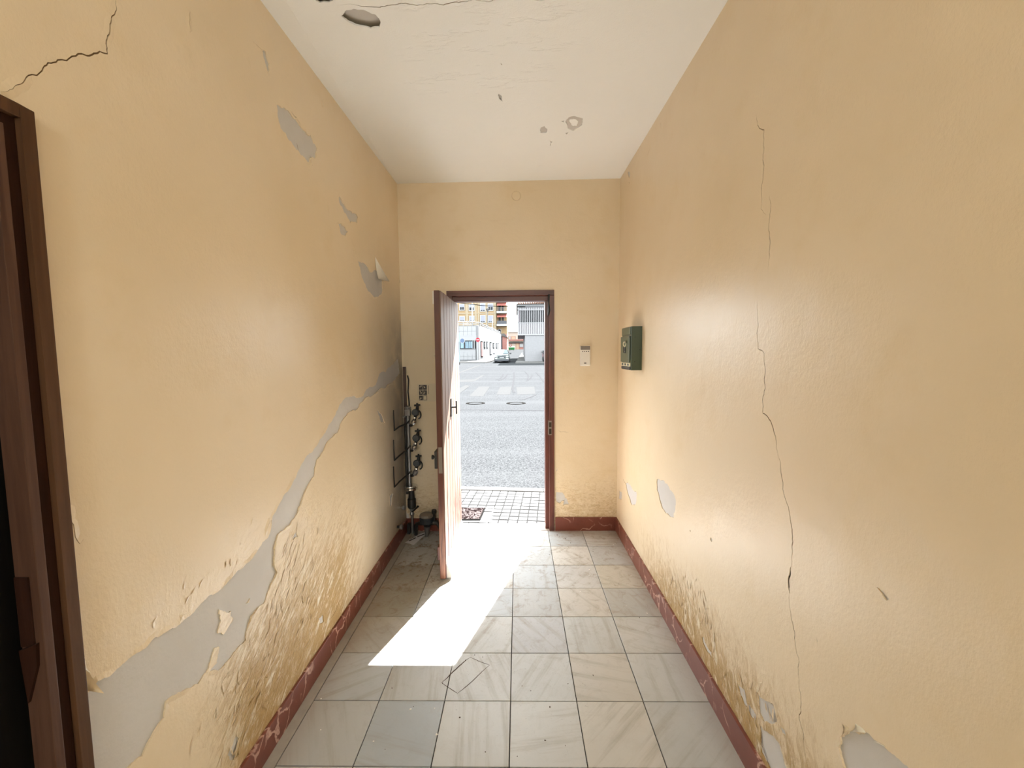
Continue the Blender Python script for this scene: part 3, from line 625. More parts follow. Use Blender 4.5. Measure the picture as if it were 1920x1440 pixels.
# raised posthorn with its cord and a small plaque below
cyy = (y0 + y1) / 2; zz = z1 - .12; hx = mx - .0135
pts = [(hx, cyy + .035 * math.cos(a), zz + .016 * math.sin(a)) for a in np.linspace(R(-200), R(140), 20)]
MB().tube(pts, [.003 + .0028 * i / 19 for i in range(20)], 6).lathe([(.004, 0), (.006, .012), (.013, .02)], pts[-1], (0, -1, .25), 10).build('posthorn_emblem', M['cream'], pn)
MB().tube([(hx, cyy + .022, zz - .022), (hx, cyy + .022, zz - .062), (hx, cyy - .022, zz - .062), (hx, cyy - .022, zz - .022)], .004, 6).box(hx - .002, hx + .002, cyy - .012, cyy + .012, zz - .05, zz - .03).build('emblem_plaque', M['black'], pn)
np_ = MB().box(mx - .008, mx, y0 + .012, y1 - .006, z0 + .026, z0 + .05).build('name_window', M['cream'], lb, .001); ORG[np_] = ORG[lb]
for i in range(3): MB().box(mx - .0095, mx - .008, y0 + .03 + i * .075, y0 + .066 + i * .075, z0 + .031, z0 + .046).build('window_slot', M['black'], np_)
MB().box(mx - .006, mx, y0 + .012, y1 - .006, z0 + .003, z0 + .022).build('lower_lip', M['black'], lb, .001)
for dy, dz in ((.025, .23), (.06, .145), (.025, .06)): MB().lathe([(.0, .0), (.004, 0), (.003, .002), (0, .0022)], (mx + dy, y0 - .0005, z0 + dz), (0, -1, 0), 8).build('rivet', M['black'], lb)
# intercom
iy = YE; ix0, ix1, iz0, iz1 = .531, .619, 1.458, 1.631
it = root('wall_intercom', ((ix0 + ix1) / 2, iy, iz0), 'white rounded plastic entry unit beside the street door', 'intercom')
MB().box(ix0, ix1, iy - .026, iy, iz0, iz1).build('housing', M['white_plastic'], it, .011, 4)
MB().box(ix0 + .004, ix1 - .004, iy - .0275, iy - .02, iz1 - .036, iz1 - .004).build('grey_cap', M['grey_plastic'], it, .003)
for i in range(4): MB().box(ix0 + .016 + i * .0165, ix0 + .024 + i * .0165, iy - .0275, iy - .025, iz1 - .054, iz1 - .046).build('indicator', M['grey_plastic'] if i < 2 else M['black'], it)
MB().box(ix0 + .034, ix0 + .053, iy - .0275, iy - .025, iz0 + .021, iz0 + .028).build('push_button', M['black'], it)
# blank cover plate above the door
MB_ = MB().lathe([(.0, .009), (.03, .0085), (.037, .006), (.0395, .0)], (-.004, YE, 2.885), (0, -1, 0), 28)
tag(MB_.build('cover_plate', M['end'], None, 0, 2, (-.004, YE, 2.885)), 'round painted-over cover plate high above the street door', 'cover plate')
# pictogram sheet, half behind the door leaf
ns = root('notice_sheet', (-.8, YE, 1.15), 'landscape laminated notice with black pictograms behind the door', 'notice')
MB().box(-.877, -.70, YE - .0022, YE - .0006, 1.16, 1.315).build('sheet', M['sheet'], ns)
for r in range(3):
    for c in range(2):
        X0 = -.862 + c * .036; Z0 = 1.262 - r * .046
        MB().box(X0, X0 + .033, YE - .0028, YE - .0022, Z0, Z0 + .042).build('pictogram', M['ink'], ns)
        g = MB(); Y_ = YE - .0033
        if r == 2 and c == 1: g.box(X0 + .004, X0 + .029, Y_, Y_ + .0006, Z0 + .004, Z0 + .038)
        else:
            for k in range(2):
                a, h_ = random.uniform(.003, .02), random.uniform(.004, .03); g.box(X0 + a, X0 + a + random.uniform(.006, .011), Y_, Y_ + .0006, Z0 + h_, Z0 + h_ + random.uniform(.006, .010))
        g.build('pictogram_figure', M['sheet'], ns)
MB().box(-.78, -.777, YE - .0028, YE - .0022, 1.225, 1.30).build('text_line', M['ink'], ns)
# leaflet on the floor
lf = root('leaflet', (-.88, 3.41, 0), 'white paper leaflet lying on the tiles below the pipes', 'leaflet')
P4 = [(-.957, 3.32), (-.872, 3.275), (-.80, 3.53), (-.875, 3.47)]
b = MB(); n = 6; vs = []
for i in range(n + 1):
    for j in range(n + 1):
        u, v = i / n, j / n; p = Vector(P4[0]).lerp(Vector(P4[1]), u).lerp(Vector(P4[3]).lerp(Vector(P4[2]), u), v); vs.append((p.x, p.y, .0025 + .012 * max(0, v - .5) ** 2 + .004 * abs(math.sin(u * 3))))
b.add(vs, [(i * (n + 1) + j, (i + 1) * (n + 1) + j, (i + 1) * (n + 1) + j + 1, i * (n + 1) + j + 1) for i in range(n) for j in range(n)], True); b.build('page', M['paper'], lf)
for (a, c) in (((-.925, 3.34), (-.885, 3.40)), ((-.875, 3.42), (-.825, 3.47))):
    d = (Vector(c) - Vector(a)).normalized(); pp = Vector((-d.y, d.x)) * .006
    q = [Vector(a) + pp, Vector(a) - pp, Vector(c) - pp, Vector(c) + pp]; MB().slab([(p.x, p.y, .0085) for p in q], (0, 0, -.0015)).build('printed_bar', M['ink'], lf)

# pipework in the left corner --------------------------------------------------
def E3(x, y, d): return onY(x, y, YE - d)
du = tag(MB().box(XL + .008, XL + .034, YE - .02, YE, .80, 1.463).build('cable_duct', M['brown_duct'], None, .003, 2, (XL + .02, YE, .8)), 'flat brown cable duct rising in the left corner', 'cable duct')
kp = [E3(764, 704, .015), E3(766, 712, .02), E3(765, 735, .015), E3(767, 755, .015), E3(768, 775, .02), E3(768, 790, .02)]
tag(MB().tube(kp, .006, 8).build('loose_cable', M['cable']), 'black cable hanging beside the brown duct', 'cable')
pm = root('water_manifold', (-.945, YE - .06, 0), 'grey steel water manifold with branch valves behind the door', 'manifold')
px_, py_ = -.950, YE - .055
MB().tube([(px_, py_, .43), (px_, py_, 1.05)], .016, 14).build('standpipe', M['steel'], pm)
MB().box(px_ - .022, px_ + .022, py_ - .024, py_ + .024, 1.045, 1.10).lathe([(.021, 0), (.026, .008), (.026, .02), (.012, .03), (0, .03)], (px_, py_, 1.10), n=12).build('top_cap', M['steel'], pm, .003)
MB().box(px_ - .045, px_ - .02, py_ - .01, py_ + .03, 1.03, 1.04).build('wall_bracket', M['steel'], pm)
MB().tube([(px_ - .028, py_ + .012, .35), (px_ - .028, py_ + .012, .98)], .012, 10).build('rear_pipe', M['dark_metal'], pm)
fg = MB().lathe([(.018, -.01), (.058, -.008), (.06, 0), (.058, .008), (.045, .011), (.058, .014), (.06, .02), (.058, .026), (.02, .03)], (px_ + .008, py_, .405), n=24).build('flange', M['bright_metal'], pm)
MB().lathe([(.03, -.03), (.036, -.02), (.036, .05), (.028, .06), (.022, .14), (.03, .15), (.03, .155)], (px_ + .012, py_, .26), n=16).build('check_valve', M['dark_metal'], pm)
MB().lathe([(.016, 0), (.02, .01), (.012, .03), (.02, .05), (.016, .07)], (px_ + .012, py_, .165), n=12).tube([(px_ + .012, py_, .0), (px_ + .012, py_, .17)], .012, 10).build('stop_valve', M['steel'], pm)
MB().tube([(px_ + .02, py_ - .012, .20), (px_ + .075, py_ - .03, .255)], [.006, .009], 8).build('lever', M['dark_metal'], pm)
MB().box(px_ - .03, px_ - .005, py_ - .02, py_ + .02, .0, .09).box(px_ + .03, px_ + .045, py_ - .01, py_ + .02, 0, .08).build('pipe_foot', M['dark_metal'], pm, .003)
for i, zb in enumerate((.985, .765, .545)):
    ox = -.895 + .0 * i; oy = YE - .075
    vb = MB().tube([(px_, py_, zb - .03), (px_ + .03, py_ - .005, zb - .025), (ox, oy, zb + .01), (ox + .015, oy, zb + .06)], [.012, .012, .014, .013], 10).build('branch_pipe', M['dark_metal'], pm); ORG[vb] = ORG[pm]
    MB().lathe([(.013, -.022), (.02, -.018), (.022, 0), (.02, .018), (.013, .022)], (ox, oy, zb + .005), (.5, 0, 1), 12).build('union_nut', M['bright_metal'] if i < 2 else M['steel'], vb)
    MB().lathe([(.012, 0), (.028, .008), (.031, .02), (.031, .05), (.024, .06), (0, .06)], (ox + .02, oy + .025, zb + .085), (.0, -1, .15), 14).build('water_meter_head', M['meter'], pm)
    MB().tube([(ox + .02, oy, zb + .06), (ox + .028, oy, zb + .1), (ox + .035, oy, zb + .15)], [.012, .016, .011], 10).build('stop_cock', M['dark_metal'], pm)
    MB().tube([(ox + .01, oy - .01, zb + .15), (ox + .06, oy - .01, zb + .155)], [.009, .007], 8).tube([(ox + .033, oy, zb + .12), (ox + .033, oy - .008, zb + .17)], .007, 8).build('tap_handle', M['black'], pm)
    MB().lathe([(.007, 0), (.010, .003), (.010, .012), (0, .014)], (ox + .012, oy - .02, zb + .045), (0, -1, 0), 8).build('blanking_nut', M['bright_metal'], pm)
    MB().tube([Vector((ox + .04, oy, zb + .07)) + Vector((.022 * math.cos(a), 0, .035 * math.sin(a))) for a in np.linspace(-1.6, 1.6, 9)], .006, 8).build('bypass_loop', M['dark_metal'], pm)
    q = onX(737, (807, 863, 913)[i], XL + .004); zq = q.z
    MB().tube([(XL + .006, q.y + .02, zq + .16), (XL + .012, q.y + .005, zq + .08), (XL + .016, q.y, zq), (XL + .03, q.y + .08, zq + .015), (px_ - .01, py_ - .02, zb - .01), (px_ + .02, py_ - .012, zb + .02)], [.004, .005, .007, .007, .007, .007], 8).build('supply_tube', M['dark_metal'], pm)
wm = root('water_meter', (-.80, YE - .10, 0), 'round-lidded water meter low on the floor beside the door', 'water meter')
MB().lathe([(.03, 0), (.045, .01), (.06, .02), (.062, .06), (.055, .07)], (-.80, YE - .10, .10), n=20).build('body', M['meter'], wm)
MB().lathe([(.058, 0), (.062, .006), (.056, .022), (.03, .028), (0, .029)], (-.80, YE - .10, .17), n=20).build('lid', M['meter_lid'], wm)
MB().tube([(-.90, YE - .09, .0), (-.89, YE - .09, .10), (-.80, YE - .10, .12), (-.71, YE - .10, .115), (-.68, YE - .10, .06), (-.675, YE - .10, 0)], [.014, .016, .03, .022, .016, .014], 10).build('pipe', M['dark_metal'], wm)
MB().tube([(-.735, YE - .10, .12), (-.735, YE - .10, .21)], .012, 8).lathe([(.02, 0), (.022, .02), (.018, .03), (0, .03)], (-.735, YE - .10, .20), n=12).build('valve', M['dark_metal'], wm)
MB().tube([(-.80, YE - .12, 0), (-.79, YE - .13, .10)], [.012, .03], 8).build('foot', M['steel'], wm)
for (x, y, lab, fl_) in ((752, 952, 'capped pipe stub on the left wall, the upper of two', 0), (747, 988, 'capped pipe stub on the left wall just above the skirting', 1)):
    q = onX(x, y, XL + .01)
    s_ = root('pipe_stub', (XL, q.y, q.z), lab, 'pipe stub', 'capped pipe stubs low on the left wall')
    MB().tube([(XL - .01, q.y, q.z), (XL + .03, q.y, q.z)], .012, 10).build('elbow', M['dark_metal'] if fl_ else M['bright_metal'], s_)
    MB().lathe([(.012, 0), (.02, .003), (.02, .02), (.012, .026), (0, .026)], (XL + .022, q.y, q.z), (1, 0, 0), 10).build('cap', M['steel'], s_)
# added fixture around the fill light, unseen behind the camera
lt = root('added_fill_pendant', (-.05, -2.3, 2.84), 'added pendant for the fill light, unseen behind the camera', 'lamp')
MB().tube([(-.05, -2.3, 2.84), (-.05, -2.3, 2.56)], .006, 8).build('cord', M['cable'], lt)
MB().lathe([(.01, .09), (.05, .08), (.06, .0), (.05, -.01), (0, -.01)], (-.05, -2.3, 2.50), n=20).build('fill_light_holder', M['white_metal'], lt)

# ------------------------------------------------------------------ outdoors: ground
ZS = -.10
road_pts = [(4.95, -.165), (12, -.165), (20, -.13), (30, .05), (48, .41), (75, 1.15), (100, 2.05), (150, 2.75), (220, 3.0)]
def zr(y):
    ys = [p[0] for p in road_pts]; return float(np.interp(y, ys, [p[1] for p in road_pts]))
def onRoad(x, y, off=0.):
    z = -.165 + off
    q = None
    d = ray(x, y); lo, hi = 4.95, 215.
    g = lambda Y: (CAM + d * (Y / d.y)).z - zr(Y) - off
    for _ in range(60):
        mid = (lo + hi) / 2
        if g(mid) > 0: lo = mid
        else: hi = mid
    return CAM + d * (lo / d.y)
b = MB(); xs = (-60, 60); n = len(road_pts)
b.add([(x, y, z) for y, z in road_pts for x in xs] + [(x, y, z - .4) for y, z in road_pts for x in xs],
      [(2 * i, 2 * i + 1, 2 * i + 3, 2 * i + 2) for i in range(n - 1)] + [(2 * n + 2 * i, 2 * n + 2 * i + 2, 2 * n + 2 * i + 3, 2 * n + 2 * i + 1) for i in range(n - 1)] + [(0, 2 * n, 2 * n + 1, 1)] + [(2 * i, 2 * i + 2, 2 * n + 2 * i + 2, 2 * n + 2 * i) for i in range(n - 1)] + [(2 * i + 1, 2 * n + 2 * i + 1, 2 * n + 2 * i + 3, 2 * i + 3) for i in range(n - 1)])
rd = tag(b.build('road', M['asphalt']), 'grey asphalt street outside the door', kind='structure'); ORG[rd] = Vector((0, 0, 0))
def road_patch(name, pts, mat, off=.004, par=None):
    P = [onRoad(x, y, off) for x, y in pts]; bb = MB(); bb.slab(P, (0, 0, -.02)); return bb.build(name, mat, par or rd)
cq = lambda pts: c3(pts, 855, 680, 10.97)
for p in ([(470, 490), (700, 490), (560, 690), (270, 690)], [(910, 500), (1150, 490), (1110, 660), (830, 655)], [(1240, 500), (1610, 490), (1635, 640), (1260, 660)], [(-200, 640), (60, 640), (290, 475), (200, 460), (60, 530), (-200, 680)]): road_patch('zebra_stripe', cq(p), M['road_paint'])
road_patch('edge_line', cq([(-300, 420), (60, 400), (370, 390), (575, 268), (535, 255), (385, 340), (60, 350), (-300, 370)]), M['road_paint'])
road_patch('edge_line', cq([(-200, 330), (60, 220), (500, 60), (520, 45), (470, 45), (60, 195), (-200, 300)]), M['road_paint'])
road_patch('tar_seam', cq([(-300, 966), (600, 966), (1820, 980), (2100, 984), (2100, 990), (1820, 986), (600, 974), (-300, 974)]), M['tyre_mark'])
def arc_mark(pts):
    P = [onRoad(x, y, .006) for x, y in cq(pts)]
    bb = MB(); L = []; 
    for i, p in enumerate(P):
        t = (P[min(i + 1, len(P) - 1)] - P[max(i - 1, 0)]); t.z = 0; t.normalize(); nn = Vector((-t.y, t.x, 0)) * .045; L.append((p + nn, p - nn))
    for i in range(len(P) - 1): bb.slab([L[i][0], L[i][1], L[i + 1][1], L[i + 1][0]], (0, 0, -.01))
    return bb.build('tyre_mark', M['tyre_mark'], rd)
for p in ([(970, 230), (945, 290), (900, 330), (820, 358)], [(1060, 235), (1020, 290), (960, 340), (880, 370)], [(1190, 200), (1195, 300), (1180, 420), (1165, 500), (1170, 560), (1200, 610)], [(1410, 180), (1470, 230), (1490, 290), (1470, 340)], [(1570, 250), (1530, 320), (1450, 380)], [(1640, 655), (1550, 700), (1420, 745), (1320, 765)], [(1650, 200), (1740, 300), (1810, 400)]): arc_mark(p)
for i, (x, y) in enumerate(((891.5, 756.4), (967.6, 756.4))):
    p = onRoad(x, y); r_ = root('manhole_cover', p, 'round iron manhole cover in the road, ' + ('nearer the door leaf' if i == 0 else 'in the middle of the doorway view'), 'manhole cover', 'manhole covers in the asphalt')
    MB().lathe([(0, .004), (.24, .004), (.25, .012), (.33, .012), (.34, -.01)], p, n=24).build('frame', M['iron'], r_)
    MB().lathe([(0, .009), (.12, .009), (.12, .006), (.22, .006), (.225, .0)], p, n=20).build('lid', M['asphalt'], r_)
# near sidewalk with its pavers
sw = tag(MB().add([(-6, 3.705, ZS - .008), (7, 3.705, ZS - .008), (7, 4.41, ZS - .008), (-6, 5.56, ZS - .008), (-6, 3.705, -.3), (7, 3.705, -.3), (7, 4.41, -.3), (-6, 5.56, -.3)], [(0, 1, 2, 3), (4, 7, 6, 5), (2, 6, 7, 3), (0, 4, 5, 1), (0, 3, 7, 4), (1, 5, 6, 2)]).build('sidewalk', M['paver_joint']), 'small square cement pavers of the near sidewalk', kind='structure')
ORG[sw] = Vector((0, 0, 0))
rot = math.atan2(-.0885, 1); cA = Vector((.0, 3.76)); ux = Vector((math.cos(rot), math.sin(rot))); uy = Vector((-ux.y, ux.x))
pit = .0955; pv = MB().box(-.0424, .0424, -.0395, .0395, -.02, 0).mesh('paver', M['paver'], None, .002, 1)
near, far_ = [], []
cov = [onZ(x, y, ZS) for x, y in ((864, 953.5), (887, 953.5), (881, 974), (858, 974))]
cvp = [Vector((q.x, q.y)) for q in cov]; cvc = sum(cvp, Vector((0, 0))) / 4
kerb_y = lambda x: 5.035 - .0885 * (x + .2)
for i in range(-60, 72):
    for j in range(-3, 19):
        c = cA + ux * (i * pit + .011) + uy * (j * pit + .02)
        if c.y < 3.80 or c.y > kerb_y(c.x) - .13 or not -5.9 < c.x < 6.9: continue
        if -.24 < c.x - cvc.x < .235 and abs(c.y - cvc.y) < .185: continue
        (near if -1.0 < c.x < .75 else far_).append(c)
for c in near:
    o = link('paver', pv, sw, (c.x, c.y, ZS + random.uniform(-.002, .002))); o.rotation_euler = (random.gauss(0, .006), random.gauss(0, .006), rot)
b = MB()
for c in far_: b.hexa([(c.x + (a * ux.x + d * uy.x) * .0435, c.y + (a * ux.y + d * uy.y) * .0435, ZS - .01) for a, d in ((-1, -1), (1, -1), (1, 1), (-1, 1))], [(c.x + (a * ux.x + d * uy.x) * .041, c.y + (a * ux.y + d * uy.y) * .041, ZS) for a, d in ((-1, -1), (1, -1), (1, 1), (-1, 1))])
o = b.build('paver_field', M['paver'], sw); o['kind'] = 'stuff'
for i in range(-6, 8):
    x0, x1 = i * .95 + .3, i * .95 + 1.245
    if x0 < -5.9 or x1 > 6.9: continue
    MB().hexa([(x0, kerb_y(x0) - .12, -.25), (x1, kerb_y(x1) - .12, -.25), (x1, kerb_y(x1), -.25), (x0, kerb_y(x0), -.25)], [(x0, kerb_y(x0) - .12, ZS + .004), (x1, kerb_y(x1) - .12, ZS + .004), (x1, kerb_y(x1), ZS + .004), (x0, kerb_y(x0), ZS + .004)]).build('kerb_stone', M['kerb'], sw, .008)
MB().box(-5.9, 6.9, 3.706, 3.775, ZS - .05, ZS + .012).build('foundation_strip', M['kerb'], sw, .004)
MB().slab([(cvc.x - .26, cvc.y - .2, ZS - .004), (cvc.x + .29, cvc.y - .2, ZS - .004), (cvc.x + .29, cvc.y + .2, ZS - .004), (cvc.x - .26, cvc.y + .2, ZS - .004)], (0, 0, -.03)).build('mortar_bed', M['paver'], sw)
ac = root('access_cover', (cvc.x, cvc.y, ZS), 'speckled square access cover set in the near sidewalk', 'access cover')
MB().slab([(cvc.x - .2, cvc.y - .16, ZS + .004), (cvc.x + .17, cvc.y - .16, ZS + .004), (cvc.x + .2, cvc.y + .16, ZS + .004), (cvc.x - .18, cvc.y + .16, ZS + .004)], (0, 0, -.03)).build('frame', M['iron'], ac)
MB().slab([(cvc.x - .18, cvc.y - .145, ZS + .007), (cvc.x + .155, cvc.y - .145, ZS + .007), (cvc.x + .183, cvc.y + .145, ZS + .007), (cvc.x - .165, cvc.y + .145, ZS + .007)], (0, 0, -.02)).build('plate', M['cover'], ac)

# ------------------------------------------------------------------ outdoors: buildings
def front_rect(x0, x1, y0, y1, Y): a, b_ = onY(x0, y0, Y), onY(x1, y1, Y); return a.x, b_.x, b_.z, a.z     # x0 x1 zbottom ztop
# low white-clad building (left)
YA = 52; A0 = onY(897, 675, YA); AT = onY(893.5, 611, YA).z; zA = A0.z - .1
B0 = Vector((onY(939, 640, 82).x, 82)); c0 = Vector((A0.x, YA)); sd = (B0 - c0); sl_ = sd.length; sd.normalize(); sn = Vector((-sd.y, sd.x, 0))      # side wall runs back
sn3 = Vector((sd.y, -sd.x, 0)) 
wa = root('white_building', (A0.x, YA, zA), 'low white clad building across the street on the left', 'building')
zF = onY(939, 627, 82).z; zFb = onY(939, 667, 82).z
MB().hexa([(-16, YA, zA - 1), (A0.x, YA, zA - 1), (B0.x, B0.y, zA - 1), (-16, B0.y, zA - 1)], [(-16, YA, AT), (A0.x, YA, AT), (B0.x, B0.y, zF), (-16, B0.y, zF)]).build('wall', M['joint'], wa)
# side cladding skin
def side(u, z, o): p = c0 + sd * u; return (p.x + sn3.x * o, p.y + sn3.y * o, z)
def sideuv(x, y): q = onP(x, y, (c0.x, c0.y, 0), sn3); return (Vector((q.x, q.y)) - c0).dot(sd), q.z
MB().hexa([side(0, zA - 1, 0), side(sl_, zA - 1, 0), side(sl_, zF, 0), side(0, AT, 0)], [side(0, zA - 1, .06), side(sl_, zA - 1, .06), side(sl_, zF, .06), side(0, AT, .06)]).build('side_cladding', M['white_wall'], wa)
x0, x1, zb, zt = front_rect(860, 893.3, 638.5, 654.5, YA)
wx0 = -9.4; pww, phh = .535, .632
MB().box(-9.4, x1 + .02, YA - .03, YA, zt - .02, zt + .66).box(-9.4, x1 + .02, YA - .03, YA, zb - .66, zb + .02).build('window_surround', M['white_panel'], wa)
pm_ = MB().box(.012, pww - .012, -.04, 0, .012, phh - .012).mesh('cladding_panel', M['white_panel'])
for i in range(19):
    for j in range(8):
        X = x1 - .25 - (i + 1) * pww + .25; Z = AT - .03 - (j + 1) * phh
        if Z + phh > zb - .03 and Z < zt + .03 and X > -9.5: continue
        if Z < zA - .1: continue
        link('cladding_panel', pm_, wa, (X, YA, Z))
wn = MB().box(-9.35, x1, YA - .05, YA + .04, zb, zt).build('window', M['glass_dark'], wa); ORG[wn] = ORG[wa]
MB().box(-9.4, x1 + .02, YA - .09, YA - .04, zt - .1, zt).box(-9.4, x1 + .02, YA - .09, YA - .04, zb, zb + .08).build('window_frame', M['black'], wn)
for k, (a, c) in enumerate(((872.5, 875.5), (876, 878.5), (879.5, 882), (882.6, 885.5), (863.5, 869.5))):
    q0, q1 = onY(a, 645, YA - .06), onY(c, 645, YA - .06); MB().box(q0.x, q1.x, YA - .07, YA - .05, zb + .12, zt - .14).build('curtain', M['curtain'], wn)
for a in (871.2, 886.5, 889.2): q = onY(a, 645, YA); MB().box(q.x, q.x + .06, YA - .1, YA - .05, zb, zt).build('mullion', M['white_metal'] if a > 880 else M['black'], wn)
MB().box(-9.4, A0.x - .2, YA - .12, YA, zA - .02, zA + .16).build('base_strip', M['grey_metal'], wa)  # grey strip along the foot of the facade
MB().box(A0.x - .22, A0.x + .02, YA - .06, YA + .2, zA - .5, zt + .3).build('corner_pier', M['white_panel'], wa)
MB().box(onY(893, 660, YA).x - .06, onY(893, 660, YA).x + .03, YA - .10, YA - .04, zA, zb).build('downpipe', M['black'], wa)
for (a, c, y0_, y1_, mm, nm) in ((900.2, 904.2, 639.5, 669.5, 'red_door', 'side_door'), (906.2, 908.8, 640.5, 653.5, 'glass_dark', 'side_window'), (911.2, 913.4, 640.5, 653.5, 'glass_dark', 'side_window'), (917.4, 920.8, 641.5, 665.5, 'grey_metal', 'side_door'), (923.2, 925.8, 642.5, 653.5, 'glass_dark', 'side_window'), (929.2, 931.2, 643.5, 653.5, 'glass_dark', 'side_window'), (932.4, 934, 643, 657, 'grey_metal', 'side_door')):
    u0, za = sideuv(a, y0_); u1, zb2 = sideuv(c, y1_)
    fr_ = MB().hexa([side(u0, zb2, .05), side(u1, zb2, .05), side(u1, za, .05), side(u0, za, .05)], [side(u0, zb2, .1), side(u1, zb2, .1), side(u1, za, .1), side(u0, za, .1)]).build(nm, M['line'], wa); ORG[fr_] = ORG[wa]
    du_ = (u1 - u0) * .14; MB().hexa([side(u0 + du_, zb2 + .12, .09), side(u1 - du_, zb2 + .12, .09), side(u1 - du_, za - .12, .09), side(u0 + du_, za - .12, .09)], [side(u0 + du_, zb2 + .12, .12), side(u1 - du_, zb2 + .12, .12), side(u1 - du_, za - .12, .12), side(u0 + du_, za - .12, .12)]).build('door_panel' if 'door' in nm else 'pane', M[mm], fr_)
rl = root('roof_railing', (A0.x, YA, AT), 'white tube railing along the roof edge of the low building', 'railing')
for zz_ in (.12, .33, .54):
    MB().tube([(-14, YA + .1, AT + zz_), (A0.x - .9, YA + .1, AT + zz_), side(2, AT - (AT - zF) * 2 / sl_ + zz_, -.1), side(sl_ - .3, zF + zz_ * .9, -.1)], .045, 6).build('rail', M['white_metal'], rl)
for k in range(16):
    X = A0.x - 1.0 - k * .85; MB().tube([(X, YA + .1, AT), (X, YA + .1, AT + .6)], .04, 6).build('post', M['white_metal'], rl)
for k in range(18):
    u = 2 + k * (sl_ - 2.4) / 17; zt_ = AT + (zF - AT) * u / sl_; MB().tube([side(u, zt_, -.1), side(u, zt_ + .56, -.1)], .06, 6).build('post', M['grey_metal'], rl)
fp = onY(885.5, 610, YA + .8); fq = onY(885.5, 556, YA + .8)
tag(MB().tube([(fp.x, YA + .8, AT - .05), (fq.x, YA + .8, fq.z)], [.075, .06], 8).build('roof_mast', M['white_metal']), 'tall white mast rising from the low white roof', 'mast')
fp = onY(923.3, 622, 72); fq = onY(923.3, 598, 72)
tag(MB().tube([(fp.x - .1, 72, fp.z - .8), (fq.x, 72, fq.z)], [.07, .06], 8).build('roof_mast', M['white_metal']), 'short white mast near the far end of the low white roof', 'mast')

# yellow apartment block behind
YBk = 96; ab = root('apartment_block', (-9, YBk, 2), 'yellow brick apartment block with balconies behind the white building', 'building')
xr_ = onY(951, 600, YBk).x; xb = onY(930.5, 600, YBk).x
MB().box(-30, xb, YBk, YBk + 12, 1, 22).box(xb, xr_ - .1, YBk + .9, YBk + 12, 1, 22).build('wall', M['brick_yellow'], ab)
zq = [onY(900, y, YBk).z for y in (587.5, 609.5)]
for z in zq: MB().box(-30, xb, YBk - .08, YBk, z - .12, z + .12).build('floor_band', M['brick_pale'], ab)
for a, c in ((873, 878), (890.5, 894), (896, 899), (910.5, 913.5), (926, 930)):
    q0, q1 = onY(a, 600, YBk), onY(c, 600, YBk); MB().box(q0.x, q1.x, YBk - .05, YBk, 6, 18).build('brick_pilaster', M['brick_pale'] if a != 873 else M['brick_pale'], ab)
wins = [(862.5, 870, 571, 581, 0), (880, 888.5, 571.5, 582, 0), (901, 909, 569.5, 583, 1), (915.5, 924, 570, 581.5, 0), (862.5, 870.5, 594, 601, 1), (881, 888.5, 593.5, 601.5, 1), (901.3, 909.3, 592, 604, 1), (916, 924, 592.5, 604, 1), (862.5, 870, 548, 559, 1), (880, 888.5, 548, 559, 1), (901, 909, 547, 560, 1), (915.5, 924, 547, 560, 0), (901.3, 909.3, 615, 626, 1), (916, 924, 615, 626, 1), (848, 855, 571, 581, 1), (848, 855, 594, 601, 1)]
for (a, c, t_, b_, sh) in wins:
    X0, X1, Z0, Z1 = front_rect(a, c, t_, b_, YBk); e = .16
    wv_ = MB().box(X0 - e, X1 + e, YBk - .12, YBk - .04, Z0 - e, Z0).box(X0 - e, X1 + e, YBk - .12, YBk - .04, Z1, Z1 + e).box(X0 - e, X0, YBk - .12, YBk - .04, Z0, Z1).box(X1, X1 + e, YBk - .12, YBk - .04, Z0, Z1).build('window', M['white_metal'], ab); ORG[wv_] = ORG[ab]
    MB().box(X0, X1, YBk - .06, YBk + .01, Z0, Z1).build('pane', M['glass_dark'], wv_)
    zs = Z0 + (Z1 - Z0) * (.12 if sh else .52); MB().box(X0, X1, YBk - .1, YBk - .05, zs, Z1).build('roller_shutter', M['shutter'], wv_)
    MB().box((X0 + X1) / 2 - .04, (X0 + X1) / 2 + .04, YBk - .11, YBk - .05, Z0, zs).build('mullion', M['white_metal'], wv_)
for k, (ysl, yaw_) in enumerate(((585.5, 566.5), (609.5, 588.5), (562.5, 545))):
    zs = onY(940, ysl, YBk).z; zt_ = onY(940, yaw_, YBk).z
    bc = MB().box(xb + .1, xr_, YBk - .6, YBk + .9, zs - .22, zs + .22).build('balcony', M['white_metal'], ab); ORG[bc] = ORG[ab]
    MB().slab([(xb + .2, YBk + .85, zt_), (xr_ - .1, YBk + .85, zt_), (xr_ - .1, YBk - .5, zt_ - .75), (xb + .2, YBk - .5, zt_ - .75)], (0, 0, -.06)).build('awning', M['awning'], bc)
    if k == 1:
        MB().box(xb + .2, xr_ - .1, YBk - .58, YBk - .52, zs + .25, zs + .95).build('railing_panel', M['car_dark'], bc)
    else:
        g = MB()
        for i in range(12): X = xb + .2 + i * (xr_ - xb - .3) / 11; g.box(X, X + .05, YBk - .58, YBk - .52, zs + .2, zs + 1.0)
        g.box(xb + .2, xr_ - .1, YBk - .6, YBk - .5, zs + .95, zs + 1.02).build('railing_panel', M['grey_metal'], bc)
    MB().box(xb + .5, xb + 1.0, YBk + .85, YBk + .91, zs + .2, zs + 1.9).box(xb + 1.3, xb + 1.7, YBk + .85, YBk + .91, zs + .2, zs + 1.9).build('balcony_door', M['glass_dark'], bc)
